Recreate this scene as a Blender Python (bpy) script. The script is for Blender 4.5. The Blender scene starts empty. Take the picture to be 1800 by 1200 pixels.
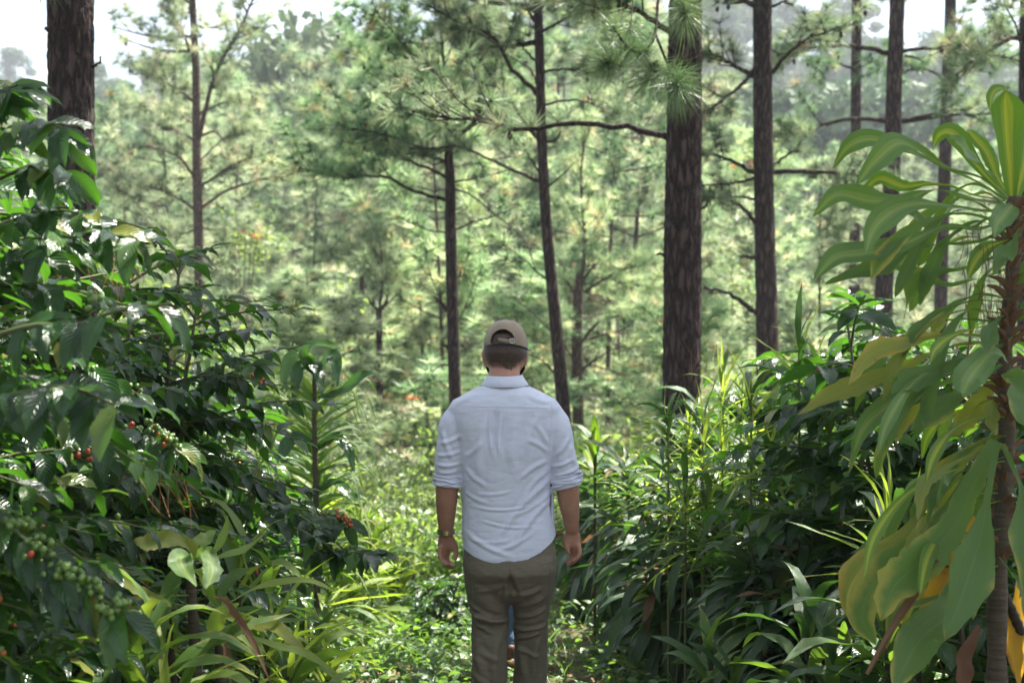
import bpy, math, random
import numpy as np
from mathutils import Vector, Matrix, noise as mnoise

# ------------------------------------------------------------------ camera
S = bpy.context.scene
COL = S.collection
EYE = 1.6
FPX, CX, HY = 2700.0, 900.0, 562.0
cam = bpy.data.cameras.new('camera')
cam.lens = 54.0; cam.sensor_width = 36.0; cam.sensor_fit = 'HORIZONTAL'
cam.shift_y = -38.0 / 1800.0
cam.clip_start = 0.1; cam.clip_end = 5000.0
cam.dof.use_dof = True; cam.dof.focus_distance = 5.1; cam.dof.aperture_fstop = 4.3
cam.dof.aperture_blades = 7
camo = bpy.data.objects.new('camera', cam); COL.objects.link(camo)
camo.location = (0, 0, EYE); camo.rotation_euler = (math.radians(90), 0, 0)
S.camera = camo

# ------------------------------------------------------------------ light
SUN_EL, SUN_AZ = math.radians(58), math.radians(48)   # azimuth from +Y towards +X
W = bpy.data.worlds.new('World'); S.world = W; W.use_nodes = True
nt = W.node_tree; nt.nodes.clear()
wo = nt.nodes.new('ShaderNodeOutputWorld'); bg = nt.nodes.new('ShaderNodeBackground')
sky = nt.nodes.new('ShaderNodeTexSky'); sky.sky_type = 'NISHITA'; sky.sun_disc = False
sky.sun_elevation = SUN_EL; sky.sun_rotation = SUN_AZ
sky.air_density = 1.0; sky.dust_density = 1.5; sky.ozone_density = 1.0
tc = nt.nodes.new('ShaderNodeTexCoord'); cn = nt.nodes.new('ShaderNodeTexNoise')
cn.inputs['Scale'].default_value = 2.2; cn.inputs['Detail'].default_value = 6; cn.inputs['Roughness'].default_value = 0.6
cr = nt.nodes.new('ShaderNodeValToRGB')
cr.color_ramp.elements[0].position = 0.36; cr.color_ramp.elements[1].position = 0.60
cr.color_ramp.elements[0].color = (0.12, 0.12, 0.12, 1); cr.color_ramp.elements[1].color = (0.85, 0.85, 0.85, 1)
mx_ = nt.nodes.new('ShaderNodeMix'); mx_.data_type = 'RGBA'
nt.links.new(tc.outputs['Generated'], cn.inputs['Vector']); nt.links.new(cn.outputs['Fac'], cr.inputs['Fac'])
nt.links.new(cr.outputs['Color'], mx_.inputs['Factor']); nt.links.new(sky.outputs['Color'], mx_.inputs['A'])
mx_.inputs['B'].default_value = (7.4, 8.0, 9.2, 1)
nt.links.new(mx_.outputs['Result'], bg.inputs['Color']); nt.links.new(bg.outputs['Background'], wo.inputs['Surface'])
bg.inputs['Strength'].default_value = 0.05
sl = bpy.data.lights.new('sun', 'SUN'); sl.energy = 5.0; sl.angle = math.radians(0.5); sl.color = (1.0, 0.95, 0.86)
so = bpy.data.objects.new('sun', sl); COL.objects.link(so)
SUND = Vector((math.sin(SUN_AZ) * math.cos(SUN_EL), math.cos(SUN_AZ) * math.cos(SUN_EL), math.sin(SUN_EL)))
so.rotation_euler = SUND.to_track_quat('Z', 'Y').to_euler(); so.location = (10, 10, 40)
V_ = S.view_settings; V_.view_transform = 'Standard'; V_.look = 'None'; V_.exposure = 2.15; V_.gamma = 1.0
V_.use_curve_mapping = False
S.cycles.max_bounces = 8; S.cycles.transparent_max_bounces = 8; S.cycles.transmission_bounces = 5
S.cycles.diffuse_bounces = 4; S.cycles.glossy_bounces = 3; S.cycles.volume_bounces = 0
S.cycles.sample_clamp_indirect = 6.0
S.cycles.use_denoising = True

rng = np.random.default_rng(11)
random.seed(5)
A_ = np.array

def P(x, y, d):
    """point of the place that lies d metres ahead and shows at pixel x, y of the 1800 wide photograph"""
    return A_([(x - CX) / FPX * d, d, EYE - (y - HY) / FPX * d])

# ------------------------------------------------------------------ mesh helpers
class Acc:
    def __init__(s): s.V = []; s.L = []; s.T = []; s.UV = []; s.M = []; s.R = []; s.n = 0
    def add(s, V, F, UV=None, mi=0, rnd=0.0):
        V = np.array(V, dtype=float); F = np.asarray(F, int); nv = len(V)
        if nv == 0 or len(F) == 0: return s
        s.V.append(V); s.L.append((F + s.n).ravel()); s.T.append(np.full(len(F), F.shape[1]))
        s.UV.append((np.zeros((nv, 2)) if UV is None else np.asarray(UV, float)))
        s.M.append(np.full(len(F), mi)); s.R.append(np.full(nv, rnd) if np.isscalar(rnd) else rnd); s.n += nv
        return s
    def mesh(s, name, mats, smooth=True):
        me = bpy.data.meshes.new(name)
        V = np.concatenate(s.V); L = np.concatenate(s.L); T = np.concatenate(s.T)
        UV = np.concatenate(s.UV); M = np.concatenate(s.M); R = np.concatenate(s.R)
        me.vertices.add(len(V)); me.vertices.foreach_set('co', V.astype(np.float32).ravel())
        me.loops.add(len(L)); me.loops.foreach_set('vertex_index', L.astype(np.int32))
        me.polygons.add(len(T)); st = np.concatenate([[0], np.cumsum(T)[:-1]])
        me.polygons.foreach_set('loop_start', st.astype(np.int32)); me.polygons.foreach_set('loop_total', T.astype(np.int32))
        me.polygons.foreach_set('material_index', M.astype(np.int32))
        me.polygons.foreach_set('use_smooth', np.full(len(T), smooth))
        uvl = me.uv_layers.new(name='UVMap'); uvl.data.foreach_set('uv', UV[L].astype(np.float32).ravel())
        at = me.attributes.new('rnd', 'FLOAT', 'POINT'); at.data.foreach_set('value', R.astype(np.float32))
        for m in (mats if isinstance(mats, (list, tuple)) else [mats]): me.materials.append(m)
        me.update(calc_edges=True); me.validate()
        return me

def obj(name, me, parent=None, loc=None, rot=None, kind=None, label=None, cat=None, group=None, scale=None):
    o = bpy.data.objects.new(name, me); COL.objects.link(o)
    if parent is not None: o.parent = parent
    if loc is not None: o.location = loc
    if rot is not None: o.rotation_euler = rot
    if scale is not None: o.scale = (scale,) * 3 if np.isscalar(scale) else scale
    if kind: o['kind'] = kind
    if label: o['label'] = label
    if cat: o['category'] = cat
    if group: o['group'] = group
    return o

def thing(name, label, cat, loc=(0, 0, 0), group=None, rot=None, scale=None):
    return obj(name, None, None, [float(v) for v in loc], rot, None, label, cat, group, scale)

def nrm(v):
    v = np.asarray(v, float); return v / np.maximum(np.linalg.norm(v, axis=-1, keepdims=True), 1e-9)

def smooth_poly(pts, n):
    """Catmull-Rom resample"""
    pts = np.asarray(pts, float)
    if len(pts) == 2:
        t = np.linspace(0, 1, n)[:, None]; return pts[0] * (1 - t) + pts[1] * t
    p = np.vstack([2 * pts[0] - pts[1], pts, 2 * pts[-1] - pts[-2]])
    seg = len(pts) - 1; out = []
    for u in np.linspace(0, seg, n):
        i = min(int(u), seg - 1); t = u - i
        a, b, c, d = p[i], p[i + 1], p[i + 2], p[i + 3]
        out.append(0.5 * ((2 * b) + (c - a) * t + (2 * a - 5 * b + 4 * c - d) * t * t + (3 * b - a - 3 * c + d) * t ** 3))
    return A_(out)

def frames_along(pts, up=(0, 0, 1)):
    T = nrm(np.gradient(pts, axis=0)); a = A_(up, float)
    if abs(T[0] @ a) > 0.95: a = A_([1.0, 0, 0])
    X = np.zeros_like(T); x = nrm(np.cross(T[0], a))
    for i in range(len(T)):
        x = nrm(x - (x @ T[i]) * T[i]); X[i] = x
    return T, X, np.cross(X, T)

def tube(pts, r, n=6, close=True):
    pts = np.asarray(pts, float); m = len(pts)
    r = np.broadcast_to(np.asarray(r, float), (m,))
    T, X, Y = frames_along(pts)
    a = np.linspace(0, 2 * np.pi, n, endpoint=False)
    V = pts[:, None] + r[:, None, None] * (np.cos(a)[None, :, None] * X[:, None] + np.sin(a)[None, :, None] * Y[:, None])
    V = V.reshape(-1, 3)
    i = np.arange(m - 1)[:, None] * n; j = np.arange(n)[None]
    F = np.stack([i + j, i + (j + 1) % n, i + n + (j + 1) % n, i + n + j], -1).reshape(-1, 4)
    ln = np.concatenate([[0], np.cumsum(np.linalg.norm(np.diff(pts, axis=0), axis=1))])
    UV = np.stack([np.tile(np.arange(n) / n, m), np.repeat(ln, n)], -1)
    if close:   # caps as quads collapsed onto a centre vertex
        V = np.vstack([V, pts[:1], pts[-1:]]); UV = np.vstack([UV, [[.5, 0]], [[.5, ln[-1]]]])
        c0, c1 = m * n, m * n + 1; k = np.arange(0, n - 1, 2) if n % 2 == 0 else np.arange(n)
        if n % 2 == 0:
            Fa = np.stack([np.full(len(k), c0), (k + 2) % n, k + 1, k], -1)
            b = (m - 1) * n; Fb = np.stack([np.full(len(k), c1), b + k, b + k + 1, b + (k + 2) % n], -1)
            F = np.vstack([F, Fa, Fb])
    return V, F, UV

def acc_tube(acc, pts, r, n=6, mi=0, rnd=0.0, close=True):
    V, F, UV = tube(pts, r, n, close); acc.add(V, F, UV, mi, rnd)

def scatter(acc, tpl, A, Pn, rnd, mi=0):
    """copies of a template (V,F,UV) under matrices A (N,3,3) columns = axes, at Pn (N,3)"""
    V, F, UV = tpl; N = len(Pn)
    if N == 0: return
    W_ = np.einsum('nij,kj->nki', A, V) + Pn[:, None]
    F2 = (F[None] + (np.arange(N) * len(V))[:, None, None]).reshape(-1, F.shape[1])
    acc.add(W_.reshape(-1, 3), F2, np.tile(UV, (N, 1)), mi, np.repeat(rnd, len(V)))

def basis(D, up, scale=1.0):
    """matrices whose Y axis follows D and whose Z is as near to up as it can be"""
    D = nrm(D); up = np.broadcast_to(np.asarray(up, float), D.shape)
    X = nrm(np.cross(D, up)); Z = np.cross(X, D)
    M = np.stack([X, D, Z], -1)
    s = np.broadcast_to(np.asarray(scale, float), (len(D),)) if np.ndim(scale) < 2 else scale
    return M * (s[:, None, None] if s.ndim == 1 else s[:, None, :])

def leaf_tpl(L=1.0, Wd=0.35, rows=6, cols=4, droop=0.6, fold=0.25, wave=0.0, nw=5, prof='oval', start=0.0, twist=0.0):
    """leaf along +Y, face +Z. droop: radians it bends down from base to tip"""
    t = np.linspace(0, 1, rows + 1)
    ang = start - droop * t
    dy, dz = np.cos(ang), np.sin(ang)
    y = np.concatenate([[0], np.cumsum((dy[1:] + dy[:-1]) / 2)]) / rows * L
    z = np.concatenate([[0], np.cumsum((dz[1:] + dz[:-1]) / 2)]) / rows * L
    if prof == 'oval': w = np.sin(np.pi * np.clip(t, 0, 1) ** 0.85) ** 0.8 * (1 - 0.15 * t)
    elif prof == 'strap': w = np.clip(0.35 + 1.6 * t, 0, 1) * np.clip((1 - t) * 2.4, 0, 1) ** 0.75
    elif prof == 'blade': w = (1 - t) ** 0.7 * (0.6 + 0.4 * np.clip(t * 6, 0, 1))
    elif prof == 'ovate': w = np.sin(np.pi * t ** 0.65) ** 0.9
    w = np.maximum(w, 0.012)
    u = np.linspace(-1, 1, cols + 1)
    V = []; UV = []
    for i in range(rows + 1):
        n = A_([0, -dz[i], dy[i]])
        for k, uu in enumerate(u):
            hgt = fold * abs(uu) * w[i] * Wd / 2
            hgt += wave * L * abs(uu) ** 2 * math.sin(2 * np.pi * nw * t[i] + (0 if uu > 0 else 1.3)) * min(1, 4 * t[i]) * min(1, 4 * (1 - t[i]) + .1)
            tw = twist * t[i]
            side = A_([math.cos(tw), 0, 0]) + n * math.sin(tw)
            V.append(A_([0, y[i], z[i]]) + side * uu * w[i] * Wd / 2 + n * hgt); UV.append([(uu + 1) / 2, t[i]])
    c = cols + 1
    F = [[i * c + j, i * c + j + 1, (i + 1) * c + j + 1, (i + 1) * c + j] for i in range(rows) for j in range(cols)]
    return A_(V), A_(F), A_(UV)

def ribbon(pts, width, nrmals, prof='strap', rows=14, cols=4, fold=0.25, wave=0.0, nw=3, twist=(0, 0), tear=0.0, sd=0):
    """leaf through world points; nrmals: hint of its upper face, may vary from base to tip"""
    r_ = np.random.default_rng(sd)
    p = smooth_poly(pts, rows + 1); t = np.linspace(0, 1, rows + 1)
    T = nrm(np.gradient(p, axis=0))
    N0 = np.asarray(nrmals, float)
    if N0.ndim == 1: N0 = np.tile(N0, (2, 1))
    N = np.stack([np.interp(t, np.linspace(0, 1, len(N0)), N0[:, i]) for i in range(3)], -1)
    X = nrm(np.cross(T, N)); Z = np.cross(X, T)
    tw = np.interp(t, [0, 1], twist) + 0.18 * np.sin(2 * np.pi * (t * 1.3 + r_.random()))
    X, Z = X * np.cos(tw)[:, None] + Z * np.sin(tw)[:, None], Z * np.cos(tw)[:, None] - X * np.sin(tw)[:, None]
    if prof == 'strap': w = np.clip(0.22 + 0.25 * t + 2.2 * np.clip(t - .12, 0, 1), 0, 1) * np.clip((1 - t) * 2.6, 0, 1) ** 0.7
    elif prof == 'broad': w = np.clip(0.3 + 1.1 * t, 0, 1) * np.clip((1 - t) * 4.5, 0, 1) ** 0.7
    elif prof == 'blade': w = (1 - t) ** 0.6 * (0.6 + 0.4 * np.clip(t * 6, 0, 1))
    elif prof == 'spatula': w = (0.14 + 0.86 * np.clip((t - .3) * 2.6, 0, 1) ** 1.3) * np.clip((1 - t) * 4.0, 0, 1) ** 0.7
    elif prof == 'oval': w = np.sin(np.pi * t ** 0.85) ** 0.8
    w = np.maximum(w, 0.02)
    u = np.linspace(-1, 1, cols + 1); V = []; UV = []
    ph = r_.random(2) * 6
    for i in range(rows + 1):
        for uu in u:
            edge = 1.0 - (tear * r_.random() if abs(uu) > .9 and 0.15 < t[i] < .98 else 0)
            h = fold * abs(uu) * w[i] * width / 2 + wave * width * abs(uu) ** 1.5 * math.sin(2 * np.pi * nw * t[i] + ph[0 if uu > 0 else 1]) * min(1, 3 * t[i])
            V.append(p[i] + X[i] * uu * edge * w[i] * width / 2 + Z[i] * h); UV.append([(uu + 1) / 2, t[i]])
    c = cols + 1
    F = [[i * c + j, i * c + j + 1, (i + 1) * c + j + 1, (i + 1) * c + j] for i in range(rows) for j in range(cols)]
    return A_(V), A_(F), A_(UV)

def to_local(V, root): return np.asarray(V) - np.asarray(root.location)

# ------------------------------------------------------------------ material helpers
def new_mat(name):
    m = bpy.data.materials.new(name); m.use_nodes = True; n = m.node_tree; n.nodes.clear()
    return m, n

class NB:
    def __init__(s, nt): s.nt = nt
    def node(s, t, **k):
        n = s.nt.nodes.new(t)
        for a, v in k.items(): setattr(n, a, v)
        return n
    def link(s, a, b): s.nt.links.new(a, b)
    def val(s, sock, v):
        if isinstance(v, bpy.types.NodeSocket): s.link(v, sock)
        elif v is not None:
            try: sock.default_value = v
            except Exception: sock.default_value = (*v, 1)
    def math(s, op, a, b=None, c=None, clamp=False):
        n = s.node('ShaderNodeMath', operation=op, use_clamp=clamp); s.val(n.inputs[0], a)
        if b is not None: s.val(n.inputs[1], b)
        if c is not None: s.val(n.inputs[2], c)
        return n.outputs[0]
    def mix(s, f, a, b):
        n = s.node('ShaderNodeMix', data_type='RGBA'); s.val(n.inputs['Factor'], f)
        s.val(n.inputs['A'], a if not isinstance(a, tuple) or len(a) == 4 else (*a, 1)); s.val(n.inputs['B'], b if not isinstance(b, tuple) or len(b) == 4 else (*b, 1))
        return n.outputs['Result']
    def ramp(s, f, stops):
        n = s.node('ShaderNodeValToRGB'); e = n.color_ramp.elements
        while len(e) < len(stops): e.new(0.5)
        for i, (p, c) in enumerate(stops): e[i].position = p; e[i].color = (*c, 1) if len(c) == 3 else c
        s.val(n.inputs['Fac'], f); return n.outputs['Color']
    def noise(s, scale, detail=4, rough=0.6, vec=None, dist=0.0):
        n = s.node('ShaderNodeTexNoise'); n.inputs['Scale'].default_value = scale; n.inputs['Detail'].default_value = detail
        n.inputs['Roughness'].default_value = rough; n.inputs['Distortion'].default_value = dist
        if vec is not None: s.link(vec, n.inputs['Vector'])
        return n.outputs['Fac']
    def bump(s, h, strength=0.3, dist=0.01, normal=None):
        n = s.node('ShaderNodeBump'); n.inputs['Strength'].default_value = strength; n.inputs['Distance'].default_value = dist
        s.link(h, n.inputs['Height'])
        if normal is not None: s.link(normal, n.inputs['Normal'])
        return n.outputs['Normal']
    def principled(s, color, rough=0.6, spec=0.5, normal=None, **k):
        n = s.node('ShaderNodeBsdfPrincipled'); s.val(n.inputs['Base Color'], color if not isinstance(color, tuple) or len(color) == 4 else (*color, 1))
        s.val(n.inputs['Roughness'], rough); s.val(n.inputs['Specular IOR Level'], spec)
        for a, v in k.items(): s.val(n.inputs[a.replace('_', ' ')], v)
        if normal is not None: s.link(normal, n.inputs['Normal'])
        return n.outputs['BSDF']
    def out(s, surf, disp=None):
        o = s.node('ShaderNodeOutputMaterial'); s.link(surf, o.inputs['Surface'])
        if disp is not None: s.link(disp, o.inputs['Displacement'])
    def vary(s):
        a = s.node('ShaderNodeAttribute'); a.attribute_name = 'rnd'; o = s.node('ShaderNodeObjectInfo')
        return s.math('FRACT', s.math('ADD', a.outputs['Fac'], o.outputs['Random']))
    def uv(s):
        u = s.node('ShaderNodeUVMap'); u.uv_map = 'UVMap'; x = s.node('ShaderNodeSeparateXYZ'); s.link(u.outputs['UV'], x.inputs[0])
        return u.outputs['UV'], x.outputs['X'], x.outputs['Y']
    def objco(s, scale=(1, 1, 1)):
        t = s.node('ShaderNodeTexCoord'); m = s.node('ShaderNodeMapping'); m.inputs['Scale'].default_value = scale
        s.link(t.outputs['Object'], m.inputs['Vector']); return m.outputs['Vector']

def leaf_mat(name, stops, trans=0.35, tcol=(0.22, 0.42, 0.04), rough=0.33, spec=0.5, veins=9, vk=0.7, vstr=0.4, rib=(0.18, 0.3, 0.06), ribw=0.03,
             stripe=None, streaks=0.0, tip=None, coat=0.0):
    m, n = new_mat(name); b = NB(n)
    r = b.vary(); uv, u, v = b.uv()
    du = b.math('ABSOLUTE', b.math('SUBTRACT', u, 0.5))
    col = b.ramp(r, stops)
    nz = b.noise(9.0, 5, 0.65, b.objco())
    col = b.mix(b.math('MULTIPLY', b.math('SUBTRACT', nz, 0.45, clamp=True), 1.6), col, b.mix(0.5, col, (rib[0] * .5, rib[1] * .5, rib[2] * .5)))
    if stripe is not None:
        mp = b.node('ShaderNodeMapping'); mp.inputs['Scale'].default_value = (26, 0.6, 1); b.link(uv, mp.inputs['Vector'])
        nn = b.noise(1.0, 3, 0.7, mp.outputs['Vector'])
        f = b.math('SUBTRACT', 1.0, b.math('MULTIPLY', b.math('SUBTRACT', du, 0.07), 7.0, clamp=True))
        f = b.math('MULTIPLY', f, b.math('MULTIPLY', b.math('SUBTRACT', nn, 0.32), 4.5, clamp=True))
        col = b.mix(b.math('MULTIPLY', f, stripe[3]), col, stripe[:3])
        tc_ = b.mix(b.math('MULTIPLY', f, stripe[3]), tcol, (0.62, 0.62, 0.03))
    else:
        tc_ = tcol
    if streaks:
        mp = b.node('ShaderNodeMapping'); mp.inputs['Scale'].default_value = (40, 1.2, 1); b.link(uv, mp.inputs['Vector'])
        nn = b.noise(1.0, 3, 0.7, mp.outputs['Vector'])
        col = b.mix(b.math('MULTIPLY', b.math('SUBTRACT', nn, 0.3, clamp=True), streaks * 2.6, clamp=True), col, b.mix(0.7, col, rib))
    if tip is not None:
        nt2 = b.noise(14, 4, 0.7, b.objco())
        k = b.math('ADD', b.math('MULTIPLY', du, 1.1), b.math('MULTIPLY', v, 0.55))
        k = b.math('ADD', k, b.math('MULTIPLY', b.math('SUBTRACT', nt2, 0.5), 0.7))
        nb_ = b.noise(3.5, 3, 0.6, b.objco())
        k = b.math('ADD', k, b.math('MULTIPLY', b.math('SUBTRACT', nb_, 0.5), 1.6))
        k = b.math('ADD', k, b.math('MULTIPLY', b.math('SUBTRACT', r, 0.5), 0.55))
        col = b.mix(b.math('MULTIPLY', b.math('SUBTRACT', k, 0.93), 3.5, clamp=True), col, tip)
        sp_ = b.noise(60, 2, 0.5, b.objco()); col = b.mix(b.math('MULTIPLY', b.math('SUBTRACT', sp_, 0.70, clamp=True), 14.0, clamp=True), col, (0.12, 0.08, 0.03))
    ph = b.math('SUBTRACT', b.math('MULTIPLY', v, float(veins)), b.math('MULTIPLY', du, veins * vk))
    vein = b.math('ABSOLUTE', b.math('SINE', b.math('MULTIPLY', ph, math.pi)))
    vein = b.math('POWER', vein, 0.5)
    ribm = b.math('SUBTRACT', 1.0, b.math('DIVIDE', du, ribw), clamp=True)
    if veins: col = b.mix(b.math('MULTIPLY', b.math('SUBTRACT', 1.0, vein), 0.35), col, rib)
    col = b.mix(b.math('MULTIPLY', ribm, 0.7), col, rib)
    geo = b.node('ShaderNodeNewGeometry')
    hg = b.math('ADD', b.math('MULTIPLY', vein, 1.0 if veins else 0.0), b.math('MULTIPLY', nz, 0.5))
    if streaks:
        mp3 = b.node('ShaderNodeMapping'); mp3.inputs['Scale'].default_value = (34, 0.8, 1); b.link(uv, mp3.inputs['Vector'])
        hg = b.math('ADD', hg, b.math('MULTIPLY', b.noise(1.0, 4, 0.75, mp3.outputs['Vector']), 1.6)); vstr = max(vstr, .5)
    nr = b.bump(hg, vstr, 0.004)
    pr = b.principled(col, b.math('ADD', rough, b.math('MULTIPLY', geo.outputs['Backfacing'], 0.3)), spec, nr, Coat_Weight=coat, Coat_Roughness=0.2)
    tr = b.node('ShaderNodeBsdfTranslucent'); b.val(tr.inputs['Color'], tc_ if not isinstance(tc_, tuple) else (*tc_, 1))
    ms = b.node('ShaderNodeMixShader'); ms.inputs[0].default_value = trans
    b.link(pr, ms.inputs[1]); b.link(tr.outputs[0], ms.inputs[2]); b.out(ms.outputs[0])
    return m

def simple_mat(name, stops, rough=0.7, trans=0.0, tcol=(0.3, 0.3, 0.1), spec=0.3, nscale=20, nbump=0.3, ndist=0.005, stretch=(1, 1, 1), metallic=0.0):
    m, n = new_mat(name); b = NB(n)
    nz = b.noise(nscale, 5, 0.65, b.objco(stretch)); r = b.vary()
    f = b.math('ADD', b.math('MULTIPLY', nz, 0.6), b.math('MULTIPLY', r, 0.4))
    col = b.ramp(f, stops)
    pr = b.principled(col, rough, spec, b.bump(nz, nbump, ndist), Metallic=metallic)
    if trans:
        tr = b.node('ShaderNodeBsdfTranslucent'); tr.inputs['Color'].default_value = (*tcol, 1)
        ms = b.node('ShaderNodeMixShader'); ms.inputs[0].default_value = trans
        b.link(pr, ms.inputs[1]); b.link(tr.outputs[0], ms.inputs[2]); b.out(ms.outputs[0])
    else: b.out(pr)
    return m

def needle_mat(name, stops, trans=0.4, tcol=(0.30, 0.42, 0.10), rough=0.45):
    m, n = new_mat(name); b = NB(n)
    at = b.node('ShaderNodeAttribute'); at.attribute_name = 'rnd'; oi = b.node('ShaderNodeObjectInfo')
    col = b.ramp(at.outputs['Fac'], stops); k = oi.outputs['Random']
    hs = b.node('ShaderNodeHueSaturation'); b.val(hs.inputs['Value'], b.math('ADD', 0.95, b.math('MULTIPLY', k, 0.85)))
    b.val(hs.inputs['Hue'], b.math('ADD', 0.470, b.math('MULTIPLY', b.math('FRACT', b.math('MULTIPLY', k, 7.31)), 0.05))); b.val(hs.inputs['Saturation'], b.math('ADD', 0.72, b.math('MULTIPLY', b.math('FRACT', b.math('MULTIPLY', k, 3.77)), 0.35)))
    b.link(col, hs.inputs['Color']); col = hs.outputs['Color']
    pr = b.principled(col, rough, 0.45)
    tr = b.node('ShaderNodeBsdfTranslucent'); b.link(b.mix(0.30, col, tcol), tr.inputs['Color'])
    ms = b.node('ShaderNodeMixShader'); ms.inputs[0].default_value = trans
    b.link(pr, ms.inputs[1]); b.link(tr.outputs[0], ms.inputs[2]); b.out(ms.outputs[0])
    return m

def bark_mat(name, c0, c1, c2, sx=11, sz=2.8, depth=0.028, lichen=0.25):
    m, n = new_mat(name); b = NB(n)
    tcn = b.node('ShaderNodeTexCoord'); mp = b.node('ShaderNodeMapping'); mp.inputs['Scale'].default_value = (sx, sx, sz)
    b.link(tcn.outputs['Object'], mp.inputs['Vector'])
    wz = b.noise(2.2, 4, 0.6, mp.outputs['Vector'])
    vn = b.node('ShaderNodeTexVoronoi', feature='DISTANCE_TO_EDGE'); vn.inputs['Scale'].default_value = 1.6
    va = b.node('ShaderNodeVectorMath', operation='ADD'); b.link(mp.outputs['Vector'], va.inputs[0])
    cx = b.node('ShaderNodeCombineXYZ'); b.link(wz, cx.inputs[0]); b.link(wz, cx.inputs[1]); b.link(wz, cx.inputs[2]); b.link(cx.outputs[0], va.inputs[1])
    b.link(va.outputs[0], vn.inputs['Vector'])
    d = b.math('MULTIPLY', vn.outputs['Distance'], 3.0, clamp=True)
    fine = b.noise(7.0, 6, 0.7, mp.outputs['Vector'])
    h = b.math('ADD', b.math('MULTIPLY', d, 0.7), b.math('MULTIPLY', fine, 0.5))
    col = b.ramp(h, [(0.15, c0), (0.55, c1), (0.95, c2)])
    big = b.noise(2.6, 5, 0.7, b.objco())
    col = b.mix(b.math('MULTIPLY', b.math('SUBTRACT', big, 0.60, clamp=True), lichen * 12, clamp=True), col, (0.19, 0.20, 0.17))
    b.out(b.principled(col, 0.9, 0.2, b.bump(h, 1.0, depth)))
    return m
# ------------------------------------------------------------------ materials
M_SOIL = simple_mat('forest_soil', [(0.25, (0.035, 0.024, 0.014)), (0.55, (0.075, 0.060, 0.028)), (0.8, (0.08, 0.10, 0.03))], 0.95, nscale=3.0, nbump=0.8, ndist=0.06)
M_HILL = simple_mat('hillside_ground', [(0.3, (0.03, 0.06, 0.03)), (0.6, (0.05, 0.085, 0.035)), (0.8, (0.08, 0.11, 0.045))], 0.95, nscale=0.05, nbump=0.3, ndist=1.0)
M_BARK = bark_mat('pine_bark', (0.006, 0.004, 0.004), (0.045, 0.028, 0.025), (0.095, 0.064, 0.057))
M_BARK2 = bark_mat('young_pine_bark', (0.025, 0.016, 0.014), (0.085, 0.055, 0.046), (0.17, 0.12, 0.10), 16, 5, 0.012, 0.2)
M_NEED = needle_mat('pine_needles', [(0.0, (0.025, 0.07, 0.035)), (0.35, (0.06, 0.135, 0.06)), (0.7, (0.13, 0.22, 0.10)), (0.92, (0.34, 0.40, 0.20)), (1.0, (0.28, 0.18, 0.09))], .42, (0.36, 0.50, 0.20))
M_NEEDP = needle_mat('pale_pine_needles', [(0.0, (0.045, 0.11, 0.05)), (0.35, (0.13, 0.23, 0.11)), (0.72, (0.30, 0.39, 0.21)), (0.92, (0.54, 0.58, 0.34)), (1.0, (0.42, 0.28, 0.15))], 0.5, (0.56, 0.66, 0.26))
M_NEEDD = needle_mat('dark_pine_needles', [(0.0, (0.025, 0.06, 0.022)), (0.6, (0.055, 0.11, 0.035)), (1.0, (0.10, 0.15, 0.045))], 0.3, (0.16, 0.28, 0.05), 0.38)
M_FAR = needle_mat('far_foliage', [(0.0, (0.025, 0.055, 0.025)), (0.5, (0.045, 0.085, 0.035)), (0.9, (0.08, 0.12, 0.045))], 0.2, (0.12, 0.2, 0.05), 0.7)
M_CONE = simple_mat('pine_cone_brown', [(0.3, (0.03, 0.018, 0.012)), (0.7, (0.10, 0.06, 0.035))], 0.8, nscale=60, nbump=0.6)

# ------------------------------------------------------------------ ground
GY = [-60, 0, 5.7, 8, 10, 13, 20, 30, 45, 60, 90, 120, 160, 220, 300, 380, 500, 2500]
GZ = [0.8, 0, -.19, -.26, -.42, -.80, -1.75, -2.95, -4.6, -6.2, -7.5, -5.0, 4.0, 20, 38, 44, 20, -40]
def gz(x, y):
    x = np.asarray(x, float); y = np.asarray(y, float)
    z = np.interp(y, GY, GZ)
    far = np.clip((y - 100) / 150, 0, 1)
    z = z + far * (7 * np.sin(x / 47 + 1.0) + 4 * np.sin(x / 21 + y / 60 + 2)) + np.clip((y - 15) / 60, 0, 1) * 0.6 * np.sin(x / 6.0 + y / 9.0)
    near = np.clip(1 - (y - 12) / 20, 0, 1)
    z = z + near * (0.14 * np.clip(np.abs(x - 0.05) - 0.95, 0, 1.2) + 0.012 * np.sin(x * 5 + y * 3) + 0.015 * np.sin(y * 2.3 - x * 2))
    return z
ys = np.concatenate([np.linspace(-60, 0, 14), np.linspace(0.25, 20, 90), np.linspace(20.6, 60, 60), np.linspace(62, 400, 110), np.linspace(420, 2500, 24)])
us = np.sign(np.linspace(-1, 1, 121)) * np.abs(np.linspace(-1, 1, 121)) ** 2.2
G = Acc(); hw = 14 + np.clip(ys, 0, None) * 0.75
X = us[None] * hw[:, None] * 1.2; Y = np.repeat(ys[:, None], 121, 1); Z = gz(X, Y)
Vg = np.stack([X, Y, Z], -1).reshape(-1, 3)
def grid_faces(m, n):
    i = np.arange(m - 1)[:, None] * n; j = np.arange(n - 1)[None]
    return np.stack([i + j, i + j + 1, i + n + j + 1, i + n + j], -1).reshape(-1, 4)
Fg = grid_faces(len(ys), 121); cyf = Vg[Fg[:, 0], 1]
G.add(Vg, Fg[cyf < 95], None, 0)
G.M = []; G.L = []; G.T = []
G.L.append(Fg.ravel()); G.T.append(np.full(len(Fg), 4)); G.M.append((cyf >= 95).astype(int))
obj('ground', G.mesh('ground', [M_SOIL, M_HILL]), kind='structure')

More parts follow.
